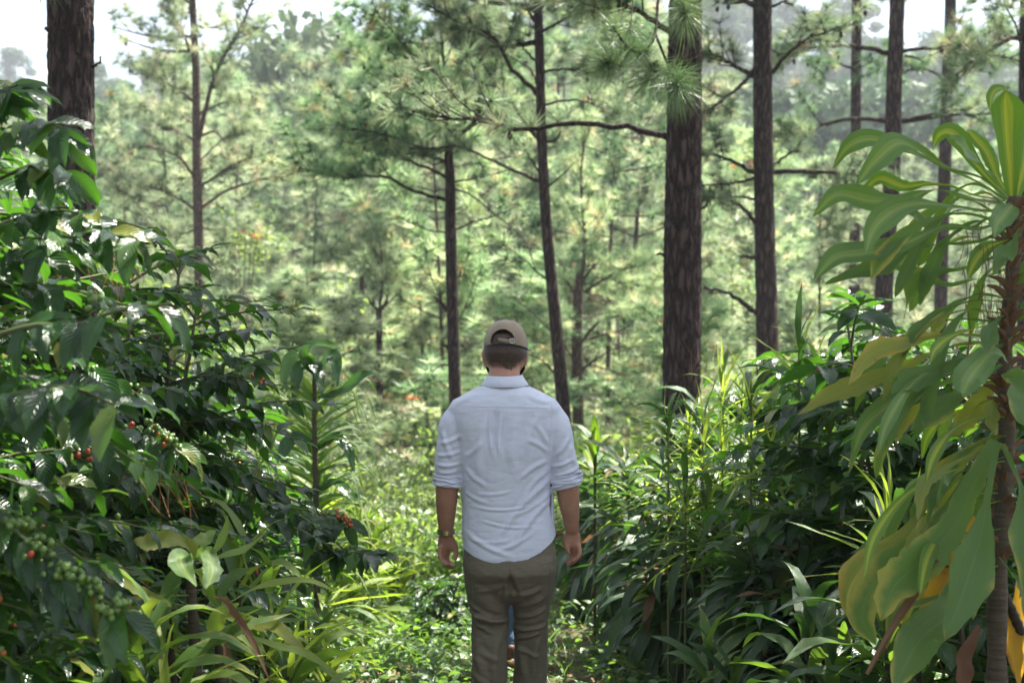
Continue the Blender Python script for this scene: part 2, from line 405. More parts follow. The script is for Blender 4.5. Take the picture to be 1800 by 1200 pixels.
# ------------------------------------------------------------------ pines
def tuft_tpl(n, L, w, spread=1.5, seed=0, two=False, fwd=0.0):
    """a burst of long needles round the +Y axis"""
    r = np.random.default_rng(seed); V = []; F = []; UV = []
    for i in range(n):
        th = spread * math.sqrt(r.random()) ; ph = r.random() * 2 * np.pi
        d = A_([math.sin(th) * math.cos(ph), math.cos(th), math.sin(th) * math.sin(ph)])
        l = L * (0.7 + 0.4 * r.random()); s = nrm(np.cross(d, r.normal(size=3))) * w / 2
        b0 = A_([0, -0.14 * L * r.random() * (1 + fwd), 0]); k = len(V)
        sag = A_([0, 0, -1.0]) * l * 0.10
        if two:
            V += [b0 - s, b0 + s, b0 + d * l * .55 + s * .8 + sag * .25, b0 + d * l * .55 - s * .8 + sag * .25, b0 + d * l + sag]
            F += [[k, k + 1, k + 2], [k, k + 2, k + 3], [k + 3, k + 2, k + 4]]; UV += [[0, 0]] * 5
        else:
            V += [b0 - s, b0 + s, b0 + d * l + sag]; F += [[k, k + 1, k + 2]]; UV += [[0, 0]] * 3
    return A_(V), A_(F), A_(UV)

TUFTS = {'mid': [tuft_tpl(46, 0.23, 0.0095, 1.45, i) for i in range(3)], 'far': [tuft_tpl(30, 0.30, 0.023, 1.5, i + 5) for i in range(3)],
         'near': [tuft_tpl(210, 0.23, 0.0022, 1.5, 9, True, 2.0), tuft_tpl(180, 0.25, 0.0022, 1.2, 10, True, 2.0)]}

def tuft_mesh(name, pos, dirs, kind, mat, r, scale=(0.8, 1.15)):
    acc = Acc(); pos = A_(pos); dirs = nrm(A_(dirs)); tp = TUFTS[kind]; pick = r.integers(0, len(tp), len(pos))
    sc = r.uniform(*scale, len(pos)); rv = r.random(len(pos)) * 0.999
    for k in range(len(tp)):
        m = pick == k
        if m.any(): scatter(acc, tp[k], basis(dirs[m], (0.1, 0.05, 1), sc[m]), pos[m], rv[m])
    return acc.mesh(name, mat, smooth=False)

def sub_branches(pts, r, n, t0, ln, tufts, acc, r0=0.012, up=0.35, step=0.13, bare=0.0):
    """twigs off a limb; fills tufts [(pos, dir)]"""
    pts = smooth_poly(pts, 24); T = nrm(np.gradient(pts, axis=0)); Lb = np.linalg.norm(pts[-1] - pts[0])
    for i in range(n):
        t = t0 + (1 - t0) * (i + r.random()) / n; k = min(int(t * 23), 23)
        side = r.normal(size=3); side -= (side @ T[k]) * T[k]; side = nrm(side); side[2] *= 0.6
        d = nrm(T[k] * r.uniform(0.4, 1.1) + side * r.uniform(0.6, 1.1) + A_([0, 0, up * r.random()]))
        l = ln * r.uniform(0.45, 1.1) * (1.15 - 0.5 * t)
        q = A_([pts[k], pts[k] + d * l * .5 + A_([0, 0, -.03 * l]), pts[k] + d * l + A_([0, 0, 0.22 * l * up * 2])])
        qs = smooth_poly(q, 5); acc_tube(acc, qs, np.linspace(r0, r0 * .35, 5), 4, rnd=r.random())
        if r.random() < bare: continue
        dd = nrm(qs[-1] - qs[-2]); tufts.append((qs[-1], dd + A_([0, 0, 0.3])))
        s = l
        while s > l * 0.35:
            s -= step; f = s / l
            if f <= .2: break
            p = qs[0] * (1 - f) + qs[-1] * f
            sd = nrm(r.normal(size=3)); tufts.append((p + sd * .03, dd * 0.7 + sd * 0.8 + A_([0, 0, .3])))
    if bare < 1: tufts.append((pts[-1], T[-1] + A_([0, 0, 0.2])))

def pine_data(seed, H, cb, R, kind='far', nb_step=0.55, prof=1.0, r0=None, sparse=1.0, dens=1.0):
    """generic pine of height H: trunk mesh (with limbs) and crown tufts"""
    r = np.random.default_rng(seed); tr = Acc(); tu = []
    r0 = r0 or 0.0075 * H
    n = 14; zz = np.linspace(0, H, n); sw = 0.02 * H
    px = sw * np.sin(zz / H * 3 + r.random() * 6); py = sw * np.sin(zz / H * 2.5 + r.random() * 6)
    px -= px[0]; py -= py[0]
    cpts = np.stack([px, py, zz], -1)
    acc_tube(tr, smooth_poly(cpts, 22), r0 * (1 - 0.85 * np.linspace(0, 1, 22) ** 0.9), 8)
    z = cb * H
    lb = Acc()
    while z < H * 0.985:
        f = (z / H - cb) / (1 - cb)
        rad = R * (np.sin(np.pi * min(1, 0.25 + 0.75 * f ** 0.8)) ** 0.7 * prof + 0.10)
        for k in range(r.integers(2, 5)):
            if r.random() > sparse: continue
            a = r.random() * 2 * np.pi; el = r.uniform(-0.15, 0.35) + 0.5 * f
            c = A_([np.interp(z, zz, px), np.interp(z, zz, py), z])
            d = A_([math.cos(a) * math.cos(el), math.sin(a) * math.cos(el), math.sin(el)])
            l = rad * r.uniform(0.65, 1.15)
            pts = smooth_poly([c, c + d * l * .5 + A_([0, 0, -.04 * l]), c + d * l + A_([0, 0, .12 * l])], 7)
            acc_tube(lb, pts, np.linspace(r0 * .26 * (1 - .6 * f) + .006, .006, 7), 4)
            sub_branches(pts, r, max(3, int(5.5 * dens)), 0.25, max(0.35, 0.34 * l), tu, lb, 0.008, step=0.17 / dens ** .5)
        z += nb_step * r.uniform(0.6, 1.3)
    tu.append((cpts[-1], A_([0, 0, 1.0])))
    return tr, lb, tu, r

PINES = []
for i, (H, cb, R, mat, sp) in enumerate([(9, 0.10, 1.9, M_NEEDP, .95), (11, 0.22, 2.1, M_NEED, .8), (8, 0.06, 1.8, M_NEEDP, .95), (12, 0.30, 2.4, M_NEED, .8), (10, .15, 2.0, M_NEEDP, .85), (13, .40, 2.6, M_NEED, .9)]):
    tr, lb, tu, r = pine_data(100 + i, H, cb, R, sparse=sp)
    p_, d_ = zip(*tu)
    PINES.append((H, tr.mesh('trunk', M_BARK2), lb.mesh('limbs', M_BARK2), tuft_mesh('crown', p_, d_, 'far', mat, r, (0.85, 1.25)), R))
FARP = []
def blob_tree(seed, H, R, cb):
    """distant forest tree: trunk and crown of leaf clumps"""
    r = np.random.default_rng(seed); tr = Acc(); acc_tube(tr, smooth_poly([[0, 0, 0], [.1, .1, H * .5], [0, 0, H * .95]], 8), np.linspace(.016 * H, .05, 8), 6)
    nc = 26; th = r.random(nc) * 2 * np.pi; f = r.random(nc) ** .8
    rr = R * np.sqrt(np.clip(1 - (f * 1.15 - .25) ** 2, 0.05, 1)) * np.sqrt(r.random(nc))
    C = np.stack([rr * np.cos(th), rr * np.sin(th), H * (cb + (1 - cb) * f * .93)], -1)
    for c in C[::3]: acc_tube(tr, [[0, 0, c[2] - .12 * H], c], [.09, .03], 4)
    N = 6000; ci = r.integers(0, nc, N); cs = r.uniform(0.5, 1.0, nc) * R * .48
    q = nrm(r.normal(size=(N, 3))) * (r.random((N, 1)) ** .45); pos = C[ci] + q * cs[ci][:, None] * A_([1, 1, .75])
    tpl = (A_([[-.5, -.5, 0], [.6, -.4, .1], [.4, .6, 0], [-.5, .4, .12]]) * .5, A_([[0, 1, 2, 3]]), np.zeros((4, 2)))
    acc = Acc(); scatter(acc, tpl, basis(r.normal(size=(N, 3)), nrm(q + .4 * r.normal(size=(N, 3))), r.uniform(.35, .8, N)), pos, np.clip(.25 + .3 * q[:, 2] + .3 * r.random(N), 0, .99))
    return H, tr.mesh('trunk', M_BARK2), acc.mesh('crown', M_FAR, False), R
for i in range(4): FARP.append(blob_tree(300 + i, [15, 18, 13, 17][i], [4.2, 4.0, 4.5, 3.6][i], [.35, .5, .25, .45][i]))

# near trunks with limbs traced in the place
def bark_trunk(pts, radii, n=40, rows=150, amp=0.012, seed=0, cell=(13.0, 5.0)):
    pts = smooth_poly(pts, rows); r = np.interp(np.linspace(0, 1, rows), np.linspace(0, 1, len(radii)), radii)
    V, F, UV = tube(pts, r, n, False)
    if amp:
        c = np.repeat(pts, n, 0); d = nrm(V - c)
        out = np.empty(len(V))
        for i in range(len(V)):
            q = Vector((d[i][0] * cell[0] * .16 * 3 + seed, d[i][1] * cell[0] * .16 * 3, V[i][2] * cell[1]))
            w = mnoise.noise(q * 1.7) * .6
            q2 = Vector((q.x + w, q.y - w, q.z + w * .5))
            dist = mnoise.voronoi(q2)[0]
            out[i] = min(1.0, (dist[1] - dist[0]) * 3.0) - .6 + .35 * mnoise.noise(q * 5)
        V = V + d * (out * amp)[:, None]
    return V, F, UV

def px_path(pts, d0, d1=None):
    d1 = d0 if d1 is None else d1
    L = np.concatenate([[0], np.cumsum(np.hypot(*np.diff(A_(pts, float), axis=0).T))]) if len(pts) > 1 else [0]
    return A_([P(x, y, d0 + (d1 - d0) * (l / L[-1])) for (x, y), l in zip(pts, L)])

def near_pine(label, trunk, d, radii, limbs, mat=M_NEED, bark=M_BARK, kind='mid', seed=0, hi=(40, 150, 0.0), crown=None, name='pine_tree', group='pine trees seen by their trunks'):
    """limbs: (pixel path, depth at tip, radius, number of twigs, first twig, twig length, bare share)"""
    r = np.random.default_rng(seed)
    tp = px_path(trunk, d) if len(trunk[0]) == 2 else A_(trunk, float); base = tp[-1].copy(); top = tp[0]
    base[2] = gz(base[0], base[1]) - 0.1
    if tp[-1][2] < base[2]: tp = tp[tp[:, 2] > base[2]]
    tp = np.vstack([tp, base])[::-1]
    root = thing(name, label, 'pine tree', base + A_([0, 0, .1]), group)
    acc = Acc(); V, F, UV = bark_trunk(tp, radii[::-1], hi[0], hi[1], hi[2], seed); acc.add(to_local(V, root), F, UV)
    if hi[2] == 0: pass
    obj('trunk', acc.mesh('trunk', bark), root)
    tufts = []; cones = []
    for (pp, d1, rad, nt_, t0, ln, bare) in limbs:
        pts = smooth_poly(px_path(pp, d, d1), 16)
        pts[1:-1] += r.normal(size=(14, 3)) * min(rad, .02) * .35
        a = Acc(); acc_tube(a, pts, np.linspace(rad, rad * .38, 16), 7)
        n0 = len(tufts)
        if nt_: sub_branches(pts, r, int(nt_ * 1.8) if nt_ > 3 else nt_, t0, ln, tufts, a, max(.006, rad * .3), bare=bare)
        for s in a.V: s -= A_(root.location)
        obj('branch', a.mesh('branch', bark), root)
    if crown:   # crown above (and partly out of) the frame: (z0, z1, radius, count)
        z0, z1, R, cnt, tl = crown
        a = Acc()
        for k in range(cnt):
            z = z0 + (z1 - z0) * (k + r.random()) / cnt; f = (z - z0) / (z1 - z0)
            an = r.random() * 2 * np.pi; el = r.uniform(-.1, .3) + .4 * f
            # centre line of the trunk at this height, going on straight above its top
            zz = tp[:, 2]; cx = np.interp(z, zz, tp[:, 0]) + (tp[-1][0] - tp[-2][0]) / max(.1, (tp[-1][2] - tp[-2][2])) * max(0, z - zz[-1]); cy = tp[-1][1]
            c = A_([cx, cy, z]); l = R * r.uniform(.6, 1.1) * (1.05 - .55 * f)
            dd = A_([math.cos(an) * math.cos(el), math.sin(an) * math.cos(el), math.sin(el)])
            pts = smooth_poly([c, c + dd * l * .5, c + dd * l + A_([0, 0, .12 * l])], 8)
            acc_tube(a, pts, np.linspace(.035 * (1 - .5 * f) + .008, .008, 8), 5)
            sub_branches(pts, r, 6, .3, tl, tufts, a, .009)
        for s in a.V: s -= A_(root.location)
        obj('upper_limbs', a.mesh('upper_limbs', bark), root)
    if tufts:
        p_, d_ = zip(*tufts)
        o = obj('needle_crown', tuft_mesh('needle_crown', A_(p_) - A_(root.location), d_, kind, mat, r), root, kind='stuff')
        # cones
        idx = r.choice(len(p_), min(len(p_), max(3, len(p_) // 25)), replace=False); a = Acc()
        for i in idx:
            c = A_(p_[i]) - A_(root.location) + A_([0, 0, -.05])
            acc_tube(a, [c, c + A_([0, 0, -.025]), c + A_([0, 0, -.05]), c + A_([0, 0, -.075])], [.012, .028, .024, .006], 6)
        obj('cones', a.mesh('cones', M_CONE), root, kind='stuff')
    return root

near_pine('big dark pine trunk with rough bark rising behind the tallest coffee bush', [(124, -620), (124, -300), (124, 0), (125, 200), (127, 340), (130, 700), (132, 950)], 10.4,
          [.135, .148, .150, .150, .148, .155, .17, .20], [([(100, -150), (40, -90), (-60, -120)], 9.2, .03, 8, .3, .8, 0), ([(158, 120), (172, 112), (178, 100)], 10.3, .012, 0, 0, 0, 1), ([(92, 60), (82, 50), (78, 52)], 10.3, .014, 0, 0, 0, 1)],
          hi=(72, 260, .016), seed=3, crown=(5.0, 10.5, 2.6, 26, .7))
near_pine('thickest pine trunk standing beyond the man, sunlit scaly bark on one edge', [(1212, -900), (1209, -400), (1205, 0), (1203, 200), (1200, 400), (1199, 600), (1196, 900), (1195, 1110)], 12.5,
          [.115, .125, .128, .135, .142, .150, .152, .17, .20],
          [([(1185, 246), (1150, 236), (1110, 224), (1060, 222), (1000, 216), (930, 228), (870, 212), (790, 208), (700, 190)], 13.8, .030, 9, .62, .8, .25),
           ([(1185, 60), (1120, 20), (1060, -10)], 12.0, .028, 6, .4, .7, 0), ([(1225, 372), (1240, 362), (1244, 352)], 12.4, .014, 0, 0, 0, 1), ([(1172, 452), (1160, 446), (1154, 448)], 12.4, .013, 0, 0, 0, 1)],
          hi=(72, 260, .015), seed=4, crown=(5.6, 13.5, 3.0, 40, .8))
near_pine('tall straight pine next after the thickest trunk, many bare limbs', [(1338, -900), (1338, -400), (1340, 0), (1341, 200), (1344, 400), (1348, 570), (1352, 960)], 19.0,
          [.10, .11, .115, .12, .125, .135, .14, .16],
          [([(1328, 136), (1300, 120), (1270, 102), (1228, 90)], 18.6, .035, 6, .35, .7, .2), ([(1328, 120), (1302, 150), (1270, 178), (1238, 196)], 18.3, .028, 4, .5, .6, .2),
           ([(1327, 10), (1305, 0), (1270, -12)], 19, .04, 6, .3, .8, 0), ([(1328, 306), (1300, 290), (1270, 276), (1234, 268)], 18.8, .032, 5, .5, .6, .2),
           ([(1328, 312), (1290, 322), (1234, 326)], 18.4, .024, 3, .5, .5, .5), ([(1332, 396), (1310, 370), (1280, 352), (1234, 345)], 18.4, .03, 4, .5, .5, .3),
           ([(1330, 352), (1300, 346), (1276, 345)], 19.3, .02, 2, .6, .4, 0), ([(1334, 455), (1316, 452), (1300, 449)], 18.6, .028, 0, 0, 0, 1),
           ([(1334, 554), (1300, 528), (1270, 512), (1234, 507)], 18.6, .035, 3, .6, .5, .3), ([(1358, 128), (1385, 95), (1420, 68), (1470, 50)], 17.8, .028, 6, .5, .7, .1),
           ([(1360, 303), (1420, 302), (1480, 306), (1525, 310)], 18.4, .032, 5, .6, .6, .2), ([(1358, 12), (1376, 4), (1392, 8)], 18.4, .02, 3, .2, .5, 0), ([(1360, 290), (1385, 272), (1400, 264)], 19.5, .02, 3, .5, .6, 0)],
          hi=(36, 170, .010), seed=5, crown=(6.6, 14.0, 2.4, 30, .7))
near_pine('slender straight reddish pine with long level limbs beyond the striped plant', [(1582, -800), (1580, -300), (1577, 0), (1572, 140), (1568, 300), (1560, 420), (1553, 540), (1545, 900)], 22.0,
          [.085, .095, .105, .112, .118, .125, .13, .14, .16],
          [([(1560, 93), (1530, 86), (1480, 80), (1430, 84), (1395, 92), (1362, 100)], 21, .04, 9, .4, .8, .15), ([(1558, 214), (1500, 208), (1450, 218), (1400, 230), (1362, 238)], 21.5, .035, 8, .45, .8, .2),
           ([(1586, 214), (1630, 208), (1680, 202), (1745, 200)], 21.6, .035, 6, .5, .8, .2), ([(1586, 213), (1620, 206), (1650, 198), (1672, 186)], 21, .035, 3, .6, .6, .2),
           ([(1588, 90), (1650, 84), (1710, 88), (1800, 110)], 21, .03, 10, .3, .9, .1), ([(1590, 98), (1610, 102), (1622, 108)], 22, .02, 1, .5, .5, 0)],
          hi=(30, 160, .009), seed=6, crown=(7.6, 14.5, 2.5, 30, .7))
near_pine('thin pale pine trunk between the two tall straight ones', [(1508, -500), (1506, 0), (1505, 120), (1504, 320), (1502, 480), (1500, 900)], 29.0,
          [.085, .095, .098, .10, .105, .11, .13], [([(1497, 120), (1460, 110), (1430, 130)], 28, .025, 6, .3, .8, 0), ([(1512, 118), (1540, 108), (1560, 118)], 28, .02, 4, .3, .8, 0)],
          hi=(20, 60, .0), seed=7, crown=(8.0, 15.0, 2.4, 34, .8))
near_pine('thin dark pine trunk seen just over the striped plant leaves', [(1676, -400), (1671, 0), (1668, 100), (1660, 320), (1654, 520), (1650, 900)], 27.0,
          [.09, .10, .105, .11, .115, .12, .14], [([(1664, 140), (1620, 120), (1580, 130)], 26, .025, 6, .3, .8, 0), ([(1680, 95), (1720, 60), (1760, 50)], 26, .02, 5, .3, .8, 0)],
          hi=(20, 60, .0), seed=8, crown=(7.4, 14.5, 2.4, 34, .8))
near_pine('pine at the edge of the view behind the striped plant with one thick rising limb', [(1812, -400), (1806, 0), (1804, 300), (1802, 900)], 17.0, [.07, .08, .09, .10, .12],
          [([(1800, 62), (1770, 72), (1735, 92), (1700, 114)], 16.6, .032, 6, .5, .7, .1), ([(1800, 110), (1790, 60), (1768, 10)], 16.6, .02, 4, .4, .7, .1)], hi=(20, 60, 0), seed=9, crown=(5.2, 11, 2.4, 24, .7))
near_pine('leaning reddish pine rising from behind the cap of the man', [(930, -420), (940, -150), (945, 0), (949, 110), (952, 240), (961, 400), (974, 540), (988, 690), (1002, 860), (1008, 1000)], 20.0,
          [.05, .055, .060, .062, .066, .072, .08, .088, .093, .097, .105],
          [([(948, 246), (925, 215), (900, 180), (865, 135), (830, 85), (808, 50), (790, 0)], 20.8, .034, 12, .4, .8, .1), ([(944, 166), (918, 138), (892, 110), (868, 66), (840, 52), (800, 38), (750, 8)], 19.2, .034, 12, .4, .8, .1),
           ([(946, 115), (925, 90), (905, 66)], 20, .02, 4, .5, .6, 0), ([(945, 42), (930, 22), (915, -30)], 20.5, .03, 6, .3, .7, 0), ([(948, 20), (965, 0), (990, -20)], 19.6, .02, 5, .4, .7, 0),
           ([(955, 126), (990, 122), (1045, 126)], 19.5, .02, 6, .5, .6, .1), ([(957, 185), (1000, 176), (1040, 182), (1078, 206)], 20.6, .018, 6, .5, .6, .1), ([(958, 252), (978, 245), (986, 230)], 20, .022, 1, .9, .3, 0),
           ([(946, 318), (915, 305), (870, 284), (835, 268), (800, 258), (740, 262), (640, 250)], 20.8, .026, 8, .5, .8, .1), ([(966, 326), (990, 306), (1012, 284)], 19.7, .014, 0, 0, 0, 1),
           ([(944, 150), (930, 120), (880, 90), (850, 70)], 21, .014, 6, .5, .6, .1), ([(955, 310), (940, 292), (928, 272), (922, 262)], 19.6, .018, 1, .9, .3, .5),
           ([(974, 498), (945, 478), (920, 455), (885, 430)], 19.4, .014, 2, .6, .5, .4), ([(980, 606), (962, 575), (925, 540), (880, 512)], 20.5, .012, 2, .6, .4, .6),
           ([(988, 676), (960, 640), (925, 618)], 19.6, .016, 0, 0, 0, 1), ([(946, 60), (1000, 30), (1060, 12)], 19, .022, 8, .3, .8, 0)],
          bark=M_BARK, hi=(24, 120, .005), seed=10, crown=(5.2, 9.5, 1.8, 20, .7))
near_pine('forked dark pine whose foot shows between the arm and shirt of the man', [(788, 262), (791, 320), (792, 400), (795, 520), (798, 640), (803, 760), (808, 900), (812, 1010)], 21.0,
          [.058, .070, .078, .082, .085, .09, .095, .10, .11],
          [([(788, 268), (806, 240), (832, 216), (850, 180), (862, 120), (880, 40)], 21.6, .042, 12, .3, .9, .05), ([(787, 268), (786, 215), (782, 140), (776, 60), (770, -40)], 20.6, .035, 12, .3, .9, .05),
           ([(784, 286), (760, 275), (720, 250), (680, 238), (600, 222)], 20, .028, 12, .3, .9, .1), ([(784, 312), (755, 296), (725, 284), (690, 262), (640, 240), (560, 216)], 21.6, .026, 12, .35, .9, .1),
           ([(784, 352), (750, 342), (715, 330), (680, 312), (640, 310), (560, 300), (520, 296)], 20.2, .030, 12, .45, .9, .1), ([(800, 404), (840, 388), (880, 376), (915, 358)], 21, .016, 3, .5, .6, .4),
           ([(800, 320), (850, 310), (905, 296)], 20.2, .016, 3, .5, .6, .4), ([(786, 410), (740, 400), (700, 380)], 22, .014, 4, .5, .6, .3), ([(784, 545), (775, 532), (762, 522)], 20.8, .03, 0, 0, 0, 1),
           ([(788, 612), (780, 606), (774, 604)], 20.8, .025, 0, 0, 0, 1), ([(798, 330), (830, 345), (880, 385), (920, 420), (940, 470)], 20, .014, 3, .5, .5, .5), ([(790, 265), (720, 258), (690, 262), (600, 232), (540, 180)], 22.4, .02, 12, .4, .9, .0),
           ([(786, 215), (740, 170), (690, 120), (600, 90)], 22, .025, 16, .2, .9, .0), ([(782, 140), (720, 90), (660, 20)], 20.4, .022, 14, .2, .9, .0), ([(790, 640), (770, 645), (756, 660)], 20.5, .012, 0, 0, 0, 1)],
          bark=M_BARK, hi=(24, 120, .005), seed=11)
near_pine('paler forked young pine with drooping dry twigs behind the shoulder of the man', [(1019, 478), (1016, 520), (1014, 620), (1016, 720), (1018, 820), (1020, 930)], 27.0,
          [.060, .085, .095, .10, .105, .115, .13],
          [([(1017, 506), (1035, 478), (1055, 455)], 27, .04, 4, .5, .6, 0), ([(1018, 500), (1028, 430), (1022, 330), (1030, 200)], 27.5, .045, 14, .25, .9, 0), ([(1012, 520), (1000, 500), (990, 488)], 27, .03, 2, .6, .5, 0),
           ([(1030, 512), (1060, 492), (1095, 474), (1130, 464)], 26.5, .03, 6, .4, .8, .2), ([(1022, 600), (1050, 568), (1080, 556), (1120, 551), (1165, 543)], 26.3, .03, 6, .4, .8, .2),
           ([(1020, 652), (1055, 625), (1090, 611), (1165, 608)], 26.4, .022, 5, .4, .8, .2), ([(1012, 700), (980, 660), (960, 640)], 27.4, .02, 3, .5, .7, .2), ([(1014, 640), (985, 600), (950, 590)], 26.2, .018, 5, .4, .8, .1),
           ([(1020, 560), (1100, 540), (1150, 500)], 28, .018, 8, .3, .9, .1)],
          mat=M_NEEDP, bark=M_BARK2, hi=(18, 60, 0), seed=12)
near_pine('tall pale many branched pine left of the open sky, spreading reddish limbs', [(330, -220), (334, -100), (338, 0), (344, 110), (345, 200), (346, 300), (349, 420), (352, 600), (356, 960)], 30.0,
          [.045, .055, .065, .075, .082, .088, .095, .10, .115, .13],
          [([(349, 245), (360, 195), (372, 150), (395, 95), (420, 55), (440, 10), (455, -40)], 29.4, .05, 16, .3, .9, 0), ([(342, 248), (325, 236), (305, 228), (285, 226)], 30, .035, 4, .6, .6, .1),
           ([(344, 318), (328, 292), (305, 270), (255, 256)], 29.2, .035, 7, .45, .8, .1), ([(350, 328), (380, 310), (420, 285), (482, 265)], 29.4, .032, 8, .45, .8, .1), ([(346, 370), (318, 352), (290, 338), (248, 324)], 29, .032, 6, .5, .8, .1),
           ([(350, 368), (400, 335), (450, 318), (500, 305), (560, 300)], 30.5, .032, 9, .45, .8, .1), ([(340, 95), (322, 60), (305, 30), (290, -10)], 30.4, .03, 9, .3, .8, 0), ([(342, 180), (300, 150), (250, 120)], 29.2, .025, 10, .25, .9, 0),
           ([(350, 200), (400, 180), (460, 190)], 29, .025, 10, .25, .9, 0), ([(350, 240), (378, 232), (405, 262), (430, 300)], 30, .03, 4, .5, .8, .1), ([(338, 10), (300, -20), (250, -30)], 29.4, .025, 8, .25, .8, 0),
           ([(346, 290), (400, 240), (470, 230)], 31, .02, 10, .2, .9, 0), ([(345, 220), (290, 190), (220, 190)], 31, .02, 10, .2, .9, 0), ([(350, 400), (320, 410), (280, 400)], 30, .02, 6, .3, .8, 0), ([(350, 400), (400, 405), (440, 390)], 29, .02, 6, .3, .8, 0)],
          mat=M_NEEDP, bark=M_BARK2, hi=(18, 90, 0), seed=13, crown=(6.6, 9.8, 1.7, 14, .8))
near_pine('young pine with a low fork between the coffee bushes and the man', [(666, 545), (667, 620), (668, 740), (666, 850), (662, 960)], 28.0,
          [.055, .06, .07, .078, .082, .095],
          [([(667, 548), (655, 536), (645, 522)], 28, .035, 1, .6, .5, 0), ([(668, 545), (680, 528), (683, 512)], 28, .03, 1, .6, .5, 0), ([(670, 545), (690, 525), (708, 512)], 28, .022, 2, .6, .5, 0), ([(668, 542), (672, 480), (666, 400)], 28.4, .03, 12, .2, .8, 0),
           ([(670, 770), (700, 740), (730, 712), (752, 690)], 27, .022, 2, .6, .5, .5), ([(664, 730), (640, 728), (606, 730)], 27.3, .022, 2, .6, .5, .6), ([(670, 935), (680, 915), (695, 902), (720, 895)], 27, .02, 1, .6, .5, .6),
           ([(664, 640), (620, 610), (570, 600)], 28.6, .02, 8, .3, .9, .1), ([(670, 620), (720, 600), (760, 580)], 28.6, .02, 8, .3, .9, .1), ([(664, 690), (700, 670), (740, 665)], 29, .018, 6, .3, .8, .1)],
          mat=M_NEEDP, bark=M_BARK, hi=(18, 60, 0), seed=14)
near_pine('thin trunk close behind the low forked young pine', [(637, 480), (636, 560), (634, 700), (633, 870), (632, 930)], 31.0, [.05, .055, .06, .065, .08],
          [([(636, 560), (600, 530), (560, 520)], 31, .02, 8, .3, .9, 0), ([(636, 600), (680, 570), (720, 560)], 31, .02, 8, .3, .9, 0)], mat=M_NEEDP, hi=(14, 40, 0), seed=15)
near_pine('thin trunk beside the spiky stem plant, farthest of three slim ones', [(604, 500), (603, 600), (600, 720), (600, 900)], 33.0, [.05, .055, .06, .08],
          [([(603, 600), (570, 570), (530, 560)], 33, .02, 8, .3, .9, 0)], mat=M_NEEDP, hi=(14, 40, 0), seed=16)

for i, (x, y, R_, z0_, z1_) in enumerate([(3.25, 8.9, 1.4, 6.4, 10.5), (4.4, 6.0, 1.3, 5.2, 9.5), (2.45, 5.5, 1.2, 5.6, 9.0), (-3.9, 6.4, 2.9, 4.6, 11), (-4.9, 9.6, 2.8, 5.6, 12), (1.8, -.6, 2.6, 4.0, 9), (-2.6, .8, 2.6, 3.6, 9)]):  # unseen pines, added so their crowns shade the man and near bushes
    b_z = float(gz(x, y))
    near_pine(['unseen pine added to shade the man', 'unseen pine added to shade the striped plant', 'slim unseen pine added to shade the tallest coffee bush', 'unseen pine added over the coffee bushes to cut skylight', 'unseen pine added beyond the coffee row to cut skylight', 'unseen pine added behind the camera to cut skylight', 'unseen pine added over the tallest coffee bush to cut skylight'][i], [(x, y, z1_), (x, y, z0_), (x, y, EYE), (x, y, b_z - .05)], y, [.06, .10, .13, .16], [],
              hi=(16, 30, 0), kind='far', seed=50 + i, crown=(z0_, z1_, R_, [34, 20, 13, 50, 44, 30, 30][i], .8), group='unseen pines added for shade')

# the drooping near bough with long needles, in front of the thickest trunk
bl = thing('pine_bough', 'drooping dark green bough of long needles hanging before the thickest pine trunk', 'pine bough', P(1190, -60, 9.4))
a = Acc(); rb = np.random.default_rng(3); tf = []
for pp, da, db, rr in [([(1192, -70), (1160, -20), (1152, 60), (1130, 92), (1104, 84), (1078, 48)], 9.4, 8.8, .011), ([(1152, 60), (1168, 100), (1184, 138), (1192, 156)], 9.2, 8.7, .010),
                       ([(1108, -60), (1112, 0), (1108, 55)], 9.4, 9.0, .005), ([(1130, 92), (1145, 120), (1144, 135)], 9.1, 8.9, .006), ([(1192, -70), (1200, 0), (1206, 30)], 9.4, 9.1, .007), ([(1104, 84), (1085, 105), (1060, 112)], 9.0, 8.8, .006)]:
    pts = smooth_poly(px_path(pp, da, db), 12); acc_tube(a, pts, np.linspace(rr, rr * .6, 12), 6)
    T = nrm(np.gradient(pts, axis=0)); tf.append((pts[-1], T[-1]))
    if rr > .0055:
        for k in (9, 7): tf.append((pts[k], T[k] * .8 + .5 * nrm(rb.normal(size=3))))
for s in a.V: s -= A_(bl.location)
obj('branch', a.mesh('branch', M_BARK), bl)
p_, d_ = zip(*tf)
obj('needle_tufts', tuft_mesh('needle_tufts', A_(p_) - A_(bl.location), A_(d_), 'near', M_NEEDD, rb, (0.85, 1.1)), bl, kind='stuff')
a = Acc(); c = P(1270, 91, 12) ; 

# ------------------------------------------------------------------ young pines on the slope and forest beyond
LM = [(-200, 250, 'behind the tallest coffee bush'), (250, 480, 'beyond the tall pale many branched pine'), (480, 620, 'over the spiky stem plant'), (620, 760, 'behind the low forked young pine'),
      (760, 880, 'behind the forked dark pine'), (880, 1010, 'behind the leaning reddish pine'), (1010, 1160, 'beyond the paler forked young pine'), (1160, 1290, 'behind the thickest pine trunk'),
      (1290, 1420, 'beyond the tall straight pine with bare limbs'), (1420, 1560, 'behind the thin pale trunk'), (1560, 1720, 'behind the thin dark trunk'), (1720, 2100, 'behind the striped plant')]
ORD = ['nearest', 'second nearest', 'third nearest', 'fourth nearest', 'fifth nearest', 'sixth nearest', 'seventh nearest', 'eighth nearest', 'ninth nearest', 'tenth nearest', 'eleventh nearest', 'twelfth nearest', 'thirteenth nearest', 'fourteenth nearest', 'fifteenth nearest', 'sixteenth nearest', 'seventeenth nearest']
r = np.random.default_rng(42); spots = []
